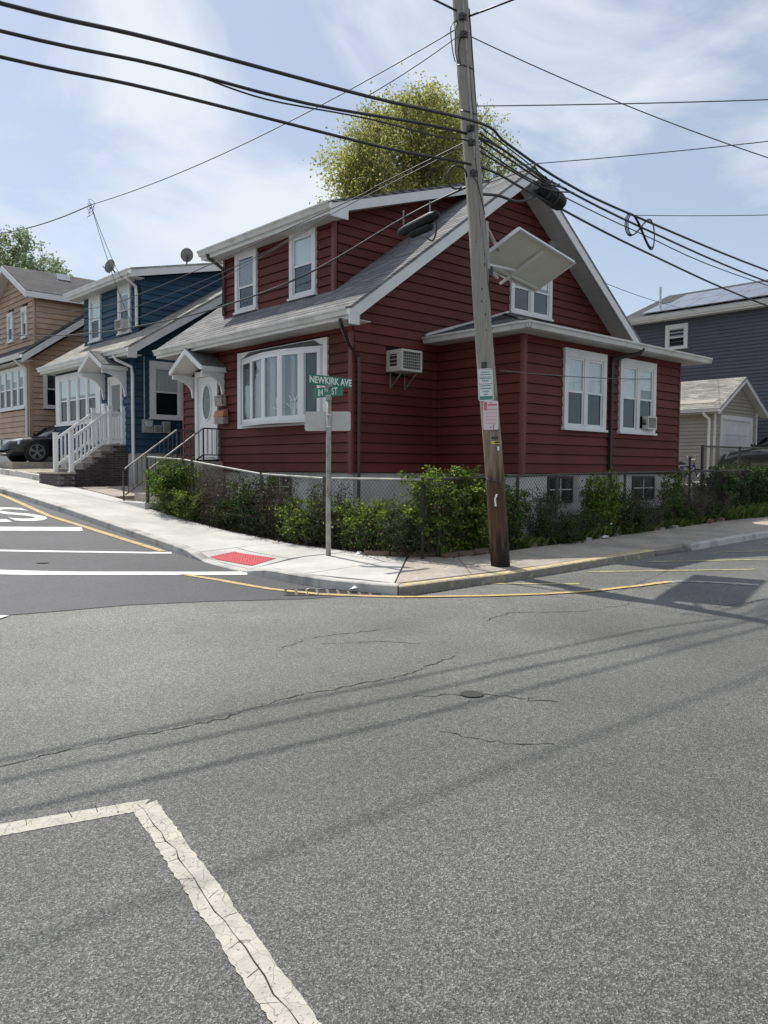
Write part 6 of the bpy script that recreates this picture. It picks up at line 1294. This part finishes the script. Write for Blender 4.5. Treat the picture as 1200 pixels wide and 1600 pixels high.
MB().beam(pp+Vector((.15, -.05, -.28)), A+u*.95+v*.6-nn*.07, .035, .035).build('strut', M_gutter, sp); MB().beam(pp+Vector((.15, -.05, -.32)), A+u*.75+v*.85-nn*.09, .035, .03).build('strut', M_gutter, sp); MB().beam(pp+Vector((.15, -.05, .25)), A+u*.12+v*.45-nn*.03, .04, .03).build('strut', M_galv, sp)
MB().box(pp.x+.12, pp.x+.34, pp.y-.02, pp.y+.12, 4.58, 4.72).build('junction_box', M_iron, sp)
# cables
def parab(p, q, sag, n=28): p, q = Vector(p), Vector(q); return [p.lerp(q, k/n)-Vector((0, 0, 4*sag*(k/n)*(1-k/n))) for k in range(n+1)]
def poly_sm(pts, sub=6):   # Catmull-Rom
    P = [Vector(p) for p in pts]; out = []
    for i in range(len(P)-1):
        a, b, c_, d = P[max(i-1, 0)], P[i], P[i+1], P[min(i+2, len(P)-1)]
        for k in range(sub):
            t = k/sub; out.append(.5*((2*b)+(c_-a)*t+(2*a-5*b+4*c_-d)*t*t+(3*b-a-3*c_+d)*t*t*t))
    out.append(P[-1]); return out
def cable(label, pts, r, m=None, name='overhead_cable', group='overhead cables'):
    mb = MB(); mb.tube(pts, r, 6); return tag(mb.build(name, m or M_cable, loc=tuple(pts[0]), smooth=True, recalc=False), label, 'cable', group)
Yc = 8.14
cable('uppermost thick cable at the left, slung along the avenue past the pole', poly_sm([(-26, 8.2, 6.8), (-8, 8.2, 5.6), (-1, 7.8, 5.46), (2.40, 7.75, 5.765), (3.95, 7.76, 5.99), (6.86, 7.84, 6.36), (9.09, 7.92, 6.70), (9.95, 8.12, 6.70), (11.48, 8.15, 6.50), (13.6, 8.15, 6.42), (19.8, 8.15, 6.42), (30, 8.15, 6.7), (44, 8.15, 7.1)]), .021)
cable('second thick cable from the top along the avenue', poly_sm([(-26, 8.2, 6.5), (-8, 8.2, 5.35), (-1, 8.18, 5.42), (2.53, 8.16, 5.73), (4.15, 8.15, 5.95), (6.11, 8.13, 6.14), (9.13, 8.08, 6.58), (10.94, 8.13, 6.42), (13.95, 8.15, 6.26), (19.8, 8.15, 6.16), (30, 8.15, 6.4), (44, 8.15, 6.9)]), .019)
cable('third thick cable, lowest of the three along the avenue', poly_sm([(-26, 8.4, 6.3), (-8, 8.4, 5.2), (-1, 8.4, 5.28), (2.61, 8.41, 5.61), (4.27, 8.39, 5.80), (7.5, 8.28, 6.03), (9.2, 8.0, 6.12), (10.6, 8.1, 6.08), (13.98, 8.15, 5.84), (19.84, 8.15, 5.60), (30, 8.15, 5.7), (44, 8.15, 6.3)]), .019)
cable('thin cable splitting off below the second thick cable', poly_sm([(4.6, 8.13, 5.98), (5.5, 8.12, 6.0), (7.0, 8.1, 6.22), (8.4, 8.08, 6.36), (9.1, 8.05, 6.45), (10.6, 8.12, 6.30), (14, 8.15, 6.14), (19.8, 8.16, 6.08), (40, 8.16, 6.7)]), .010)
cable('twisted power cable at the very top of the pole', parab((-26, 8.4, 9.6), (8.96, 8.2, 8.32), .75), .015, name='power_cable'); cable('twisted power cable leaving the pole top to the right', parab((9.0, 8.1, 8.25), (13.0, -6.0, 9.9), .25), .014, name='power_cable')
cable('thick lower telephone cable crossing before the red house', poly_sm([(9.16, 8.06, 5.90), (9.15, 9.46, 5.75), (9.15, 12.2, 5.28), (9.15, 15.16, 5.12), (9.15, 18.43, 5.17), (9.15, 23.2, 5.46), (9.15, 30.1, 6.3), (9.15, 42, 8.3)]), .017, name='street_cable', group='cables along the side street')
cable('thin upper telephone cable crossing before the red house', poly_sm([(9.13, 8.07, 6.55), (9.15, 10.08, 6.42), (9.15, 11.44, 6.31), (9.15, 18.4, 6.0), (9.15, 22.7, 6.1), (9.15, 30.1, 7.0), (9.15, 42, 9)]), .009, name='street_cable', group='cables along the side street')
cable('slim wire just beneath the upper telephone cable', poly_sm([(9.13, 8.07, 6.5), (9.13, 10.1, 6.33), (9.13, 11.6, 6.19), (9.14, 14, 5.9), (9.14, 18.4, 5.72), (9.14, 22.7, 5.8), (9.14, 30.1, 6.7), (9.15, 42, 8.7)]), .007, M_wire, 'street_cable', 'cables along the side street')
cable('slack thin wire over the blue house front', poly_sm([(9.15, 12.0, 6.1), (9.2, 15.2, 5.75), (9.3, 19, 5.5), (9.5, 22, 5.55), (9.3, 27, 5.75), (9.2, 33, 6.6)]), .006, M_wire, 'street_cable', 'cables along the side street')
def cp(x, y, D): # point seen at photo pixel (1200x1600) at depth D, worked out once for the wire ends
    d = fw+rt*((x-600)/1250)-up*((y-800)/1250); return EYE+d*D
Q = cp(142, 320, 20)
cable('long thin service wire from the pole top to the splice above the blue house', parab(pole_at(8.15), Q, .25), .009, M_wire, 'service_wire', 'thin service wires'); cable('twisted service wire leaving the splice to the left', parab(Q, cp(-60, 366, 26), .25), .014, M_wire, 'service_wire', 'thin service wires')
cable('left drop wire from the splice to the blue dormer', parab(Q, (10.25, 22.6, 7.1), .1), .008, M_wire, 'service_wire', 'thin service wires'); cable('right drop wire from the splice to the blue house eave', parab(Q, (9.9, 21.0, 5.3), .2), .008, M_wire, 'service_wire', 'thin service wires')
for k in range(3):
    tq = [Q+Vector((.05*math.cos(a*2), .12*math.cos(a)+.05*k, .13*math.sin(a)-.08*k)) for a in [6.28*i/14 for i in range(15)]]; cable(('small wire loop at the splice, upper', 'small wire loop at the splice, middle', 'small wire loop at the splice, lower')[k], tq, .006, M_wire, 'wire_loop', 'loops at the splice')
cable('thin wire from the pole top down to the uppermost cable', parab(pole_at(8.05), (7.1, 8.12, 6.55), .03), .007, M_wire, 'service_wire', 'thin service wires')
cable('thin wire descending from the pole top to the right edge', parab(pole_at(8.05), cp(1290, 275, 12.5), .12), .008, M_wire, 'service_wire', 'thin service wires')
cable('nearly level thin wire crossing the sky right of the pole', parab(pole_at(7.0), cp(1300, 152, 11.0), .02), .008, M_wire, 'service_wire', 'thin service wires')
cable('second level thin wire lower in the sky at the right', parab((9.9, 8.12, 6.35), cp(1300, 209, 11.3), .03), .007, M_wire, 'service_wire', 'thin service wires')
cable('short level thin wire starting at the cable coils', parab((13.7, 8.15, 6.42), cp(1320, 332, 15), .03), .007, M_wire, 'service_wire', 'thin service wires')
cable('thin wire from the red house back to the grey house', parab((17.3, 14.0, 7.9), (33.0, 16.6, 8.45), .25), .010, M_wire, 'service_wire', 'thin service wires')
cable('thin level wire from the pole across the twin windows of the red house', parab(cp(781, 579, 11.95), cp(1021, 592, 18.72), .04), .008, M_wire, 'service_wire', 'thin service wires')
# tangled lashings right of the pole
for k in range(5):
    a = random.uniform(.0, .5); cable('tangled cable tail right of the pole, strand %s' % ('one', 'two', 'three', 'four', 'five')[k], poly_sm([(9.25, 8.08, 6.75-.09*k), (9.9+a, 8.1, 6.55-.07*k), (10.4+a, 8.02-.02*k, 6.36-.05*k), (10.9+.2*k, 8.1, 6.44-.02*k)]), .010+.003*(k % 3), M_cable, 'cable_tail', 'tangled cable tails')
for k in range(3):
    c = Vector((9.0-.1*k, 8.15, 7.95)); cable('dangling wire curl at the pole top, %s' % ('left', 'middle', 'right')[k], poly_sm([pole_at(8.2)+Vector((-.1, 0, 0)), c+Vector((-.12, 0, .05)), c+Vector((-.16+.04*k, 0, -.25)), c+Vector((-.1+.04*k, 0, -.4))]), .008, M_cable, 'cable_tail', 'tangled cable tails')
lp = pole_at(5.95)+Vector((-.22, .12, 0)); cable('black cable loop on the left of the pole', [lp+Vector((.10*math.cos(a), .10*math.cos(a)*-1, .17*math.sin(a))) for a in [6.28*i/18 for i in range(16)]], .013, M_cable, 'cable_loop', 'cable loops')
cable('stub cable arm right of the pole under the lowest avenue cable', poly_sm([(9.16, 8.0, 5.72), (9.6, 8.0, 5.80), (10.1, 8.02, 5.83), (10.6, 8.08, 6.02)]), .022, M_cable, 'cable_tail', 'tangled cable tails')
# splice closures
cl = thing('splice_closure', 'black drum-shaped splice closure hanging right of the pole', 'splice case', (11.15, 8.15, 6.2))
mb = MB(); a, b = Vector((10.72, 8.12, 6.26)), Vector((11.42, 8.15, 6.12)); mb.tube([a, a.lerp(b, .04), a.lerp(b, .12), a.lerp(b, .86), a.lerp(b, .97), b], [.08, .13, .145, .145, .13, .08], 16); mb.build('case', M_closure, cl, smooth=False)
for t in (.3, .62): q = a.lerp(b, t); g = MB(); g.tube([q-(b-a).normalized()*.02, q+(b-a).normalized()*.02], .152, 16); g.build('band', M_iron, cl)
for t in (.2, .8): q = a.lerp(b, t); MB().beam(q+Vector((0, 0, .15)), q+Vector((0, 0, .32)), .03, .02).build('hanger', M_galv, cl)
cl = thing('splice_closure', 'long black splice closure slung before the red roof left of the pole', 'splice case', (9.15, 9.3, 5.55))
mb = MB(); a, b = Vector((9.15, 8.82, 5.62)), Vector((9.15, 9.72, 5.50)); mb.tube([a, a.lerp(b, .06), a.lerp(b, .15), a.lerp(b, .8), a.lerp(b, .95), b], [.04, .07, .085, .08, .065, .03], 14); mb.build('case', M_closure, cl, smooth=True)
mb = MB(); a2 = Vector((9.15, 8.95, 5.46)); b2 = Vector((9.15, 9.45, 5.42)); mb.tube([a2, a2.lerp(b2, .1), a2.lerp(b2, .9), b2], [.04, .06, .06, .04], 10); mb.build('lower_case', M_closure, cl)
for y in (9.0, 9.6): MB().tube([(9.15, y, 5.62), (9.15, y, 5.85)], .012, 6).build('hanger', M_galv, cl)
mb = MB(); mb.tube(poly_sm([(9.15, 8.9, 5.6), (9.12, 8.82, 5.4), (9.12, 8.9, 5.22), (9.13, 9.05, 5.3)]), .014, 6); mb.build('tail', M_cable, cl)
# spare cable slung as a figure of eight
mb = MB(); n = 44
for j in range(3):
    pts = []
    for k in range(n+1):
        t = 6.283*k/n; lob = .5+.5*math.sin(t); sc = 1+.06*j
        pts.append((13.95+.50*math.sin(t)*sc*(.9+.1*lob), 8.13+.014*j+.02*math.cos(t), 6.24+(.17+.12*lob)*math.sin(2*t)*sc*.95-.05*lob))
    mb.tube(pts, .011, 6)
tag(mb.build('cable_coil', M_cable, loc=(13.95, 8.14, 6.24), smooth=True), 'figure-eight loop of spare cable slung on the cables at the right', 'cable coil')

# ------------------------------------------------------------------ street sign post
sg = thing('street_sign', 'street sign post with two green name plates at the corner', 'street sign', (8.03, 10.13, h(8.03, 10.13)+.12)); PX, PY = 8.03, 10.13
mb = MB(); mb.tube([(PX, PY, .15), (PX, PY, 1.0), (PX, PY, 2.0), (PX, PY, 2.74)], .042, 14); mb.build('post', M_postp, sg, smooth=True)
mb = MB(); mb.tube([(PX, PY, 2.74), (PX, PY, 2.79)], .05, 12); mb.box(PX-.012, PX+.012, PY-.07, PY+.07, 2.79, 2.83); mb.build('cap_bracket', M_galv, sg)
mb = MB(); mb.box(PX-.07, PX+.07, PY-.012, PY+.012, 2.925, 2.985); mb.build('cross_bracket', M_galv, sg)
p84 = MB().box(PX-.003, PX+.003, PY-.36, PY+.40, 2.795, 2.955).build('name_plate', M_green, sg, bevel=.001); p84['label'] = 'lower green name plate reading 84TH ST'
pnk = MB().box(PX-.40, PX+.48, PY-.003, PY+.003, 2.965, 3.125).build('name_plate', M_green, sg, bevel=.001); pnk['label'] = 'upper green name plate reading NEWKIRK AVE'
mx84 = Matrix(((0, 0, -1, PX-.0045), (-1, 0, 0, PY+.05), (0, 1, 0, 2.872), (0, 0, 0, 1)))   # text x -> -Y, y -> Z, facing -X
text_mesh('84', .15, 'lettering', M_signw, sg, mx84 @ Matrix.Translation((-.16, 0, 0)), .0008, 0, .95)
text_mesh('TH', .075, 'lettering', M_signw, sg, mx84 @ Matrix.Translation((-.015, .028, 0)), .0008, 0, .95)
text_mesh('ST', .15, 'lettering', M_signw, sg, mx84 @ Matrix.Translation((.2, 0, 0)), .0008, 0, .95)
mxnk = Matrix(((1, 0, 0, PX+.04), (0, 0, -1, PY-.0045), (0, 1, 0, 3.043), (0, 0, 0, 1)))
text_mesh('NEWKIRK AVE', .150, 'lettering', M_signw, sg, mxnk, .0008, 0, .88, .030)
pl = plate((PX+Fv.x*.05-Rv.x*.02, PY+Fv.y*.05-Rv.y*.02, 0), 2.255, 2.565, .74, R(.6), M_signback, 'sign_back', sg, cr_=.035); pl['label'] = 'blank grey back of a wide traffic sign'
for zz in (2.31, 2.50): g = MB(); g.tube([(PX, PY, zz), (PX, PY, zz+.02)], .046, 14); g.build('strap', M_alu, sg)

# ------------------------------------------------------------------ satellite dishes, bicycle
def dish(label, c, aim, r, foot):
    d = thing('satellite_dish', label, 'dish', tuple(foot), 'roof dishes'); c = Vector(c); n = Vector(aim).normalized(); a = n.cross(Vector((0, 0, 1))).normalized(); b = a.cross(n); mb = MB(); rings = []
    for i in range(5):
        rr = r*i/4; ring = [c+a*rr*math.cos(6.283*k/18)+b*rr*1.1*math.sin(6.283*k/18)+n*(rr*rr*.45/r) for k in range(18)]; rings.append(len(mb.v)); mb.v += [tuple(p) for p in ring]
    for i in range(4):
        for k in range(18): mb.f.append((rings[i]+k, rings[i]+(k+1) % 18, rings[i+1]+(k+1) % 18, rings[i+1]+k))
    mb.build('reflector', M_dish, d, smooth=True, recalc=False); MB().tube([foot, c-n*.05-Vector((0, 0, .05)), c], .022, 6).build('mast', M_iron, d); MB().tube([c-b*r, c+n*.35-b*.1], .012, 5).build('feed_arm', M_iron, d)
dish('grey satellite dish at the near end of the blue dormer eave', (10.25, 23.3, 7.58), (-.35, .8, .45), .19, (10.5, 23.35, 7.3)); dish('grey satellite dish farther up the blue roof edge', (12.0, 21.95, 7.98), (.3, .85, .4), .19, (12.05, 22.1, 7.7))
bk = thing('bicycle', "small child's bicycle with blue frame standing on the raised yard slab", 'bicycle', (20.2, 10.3, 1.28)); bx_, by_, bz_ = 20.2, 10.3, 1.28; ux = Vector((.8, -.6, 0))
def B3(s, z): return Vector((bx_, by_, bz_))+ux*s+Vector((0, 0, z))
for s in (-.30, .32):
    t = MB(); t.tube([B3(s+.20*math.cos(6.283*k/20), .21+.20*math.sin(6.283*k/20)) for k in range(21)], .022, 6); wl = t.build('wheel', M_tyre, bk); sk = MB()
    for k in range(8): sk.tube([B3(s, .21), B3(s+.19*math.cos(.785*k), .21+.19*math.sin(.785*k))], .003, 3)
    sk.build('spoke', M_alu, wl)
f = MB(); 
for p, q in (((-.30, .21), (-.12, .48)), ((-.30, .21), (.0, .22)), ((-.12, .48), (.0, .22)), ((.0, .22), (.24, .52)), ((-.12, .46), (.24, .52)), ((.32, .21), (.22, .62))): f.tube([B3(*p), B3(*q)], .018, 6)
f.build('frame', M_bikeblue, bk); MB().tube([B3(-.2, .56), B3(-.12, .57), B3(.0, .55)], [.05, .045, .02], 8).build('saddle', M_grille, bk)
hb = MB(); sv = Vector((.6, .8, 0)); c = B3(.22, .62); hb.tube([c, c+Vector((0, 0, .06))], .015, 6); hb.tube([c+sv*.24+Vector((0, 0, .14))-ux*.08, c+sv*.12+Vector((0, 0, .05)), c+Vector((0, 0, .05)), c-sv*.12+Vector((0, 0, .05)), c-sv*.24+Vector((0, 0, .14))-ux*.08], .013, 6); hb.build('handlebar', M_alu, bk)
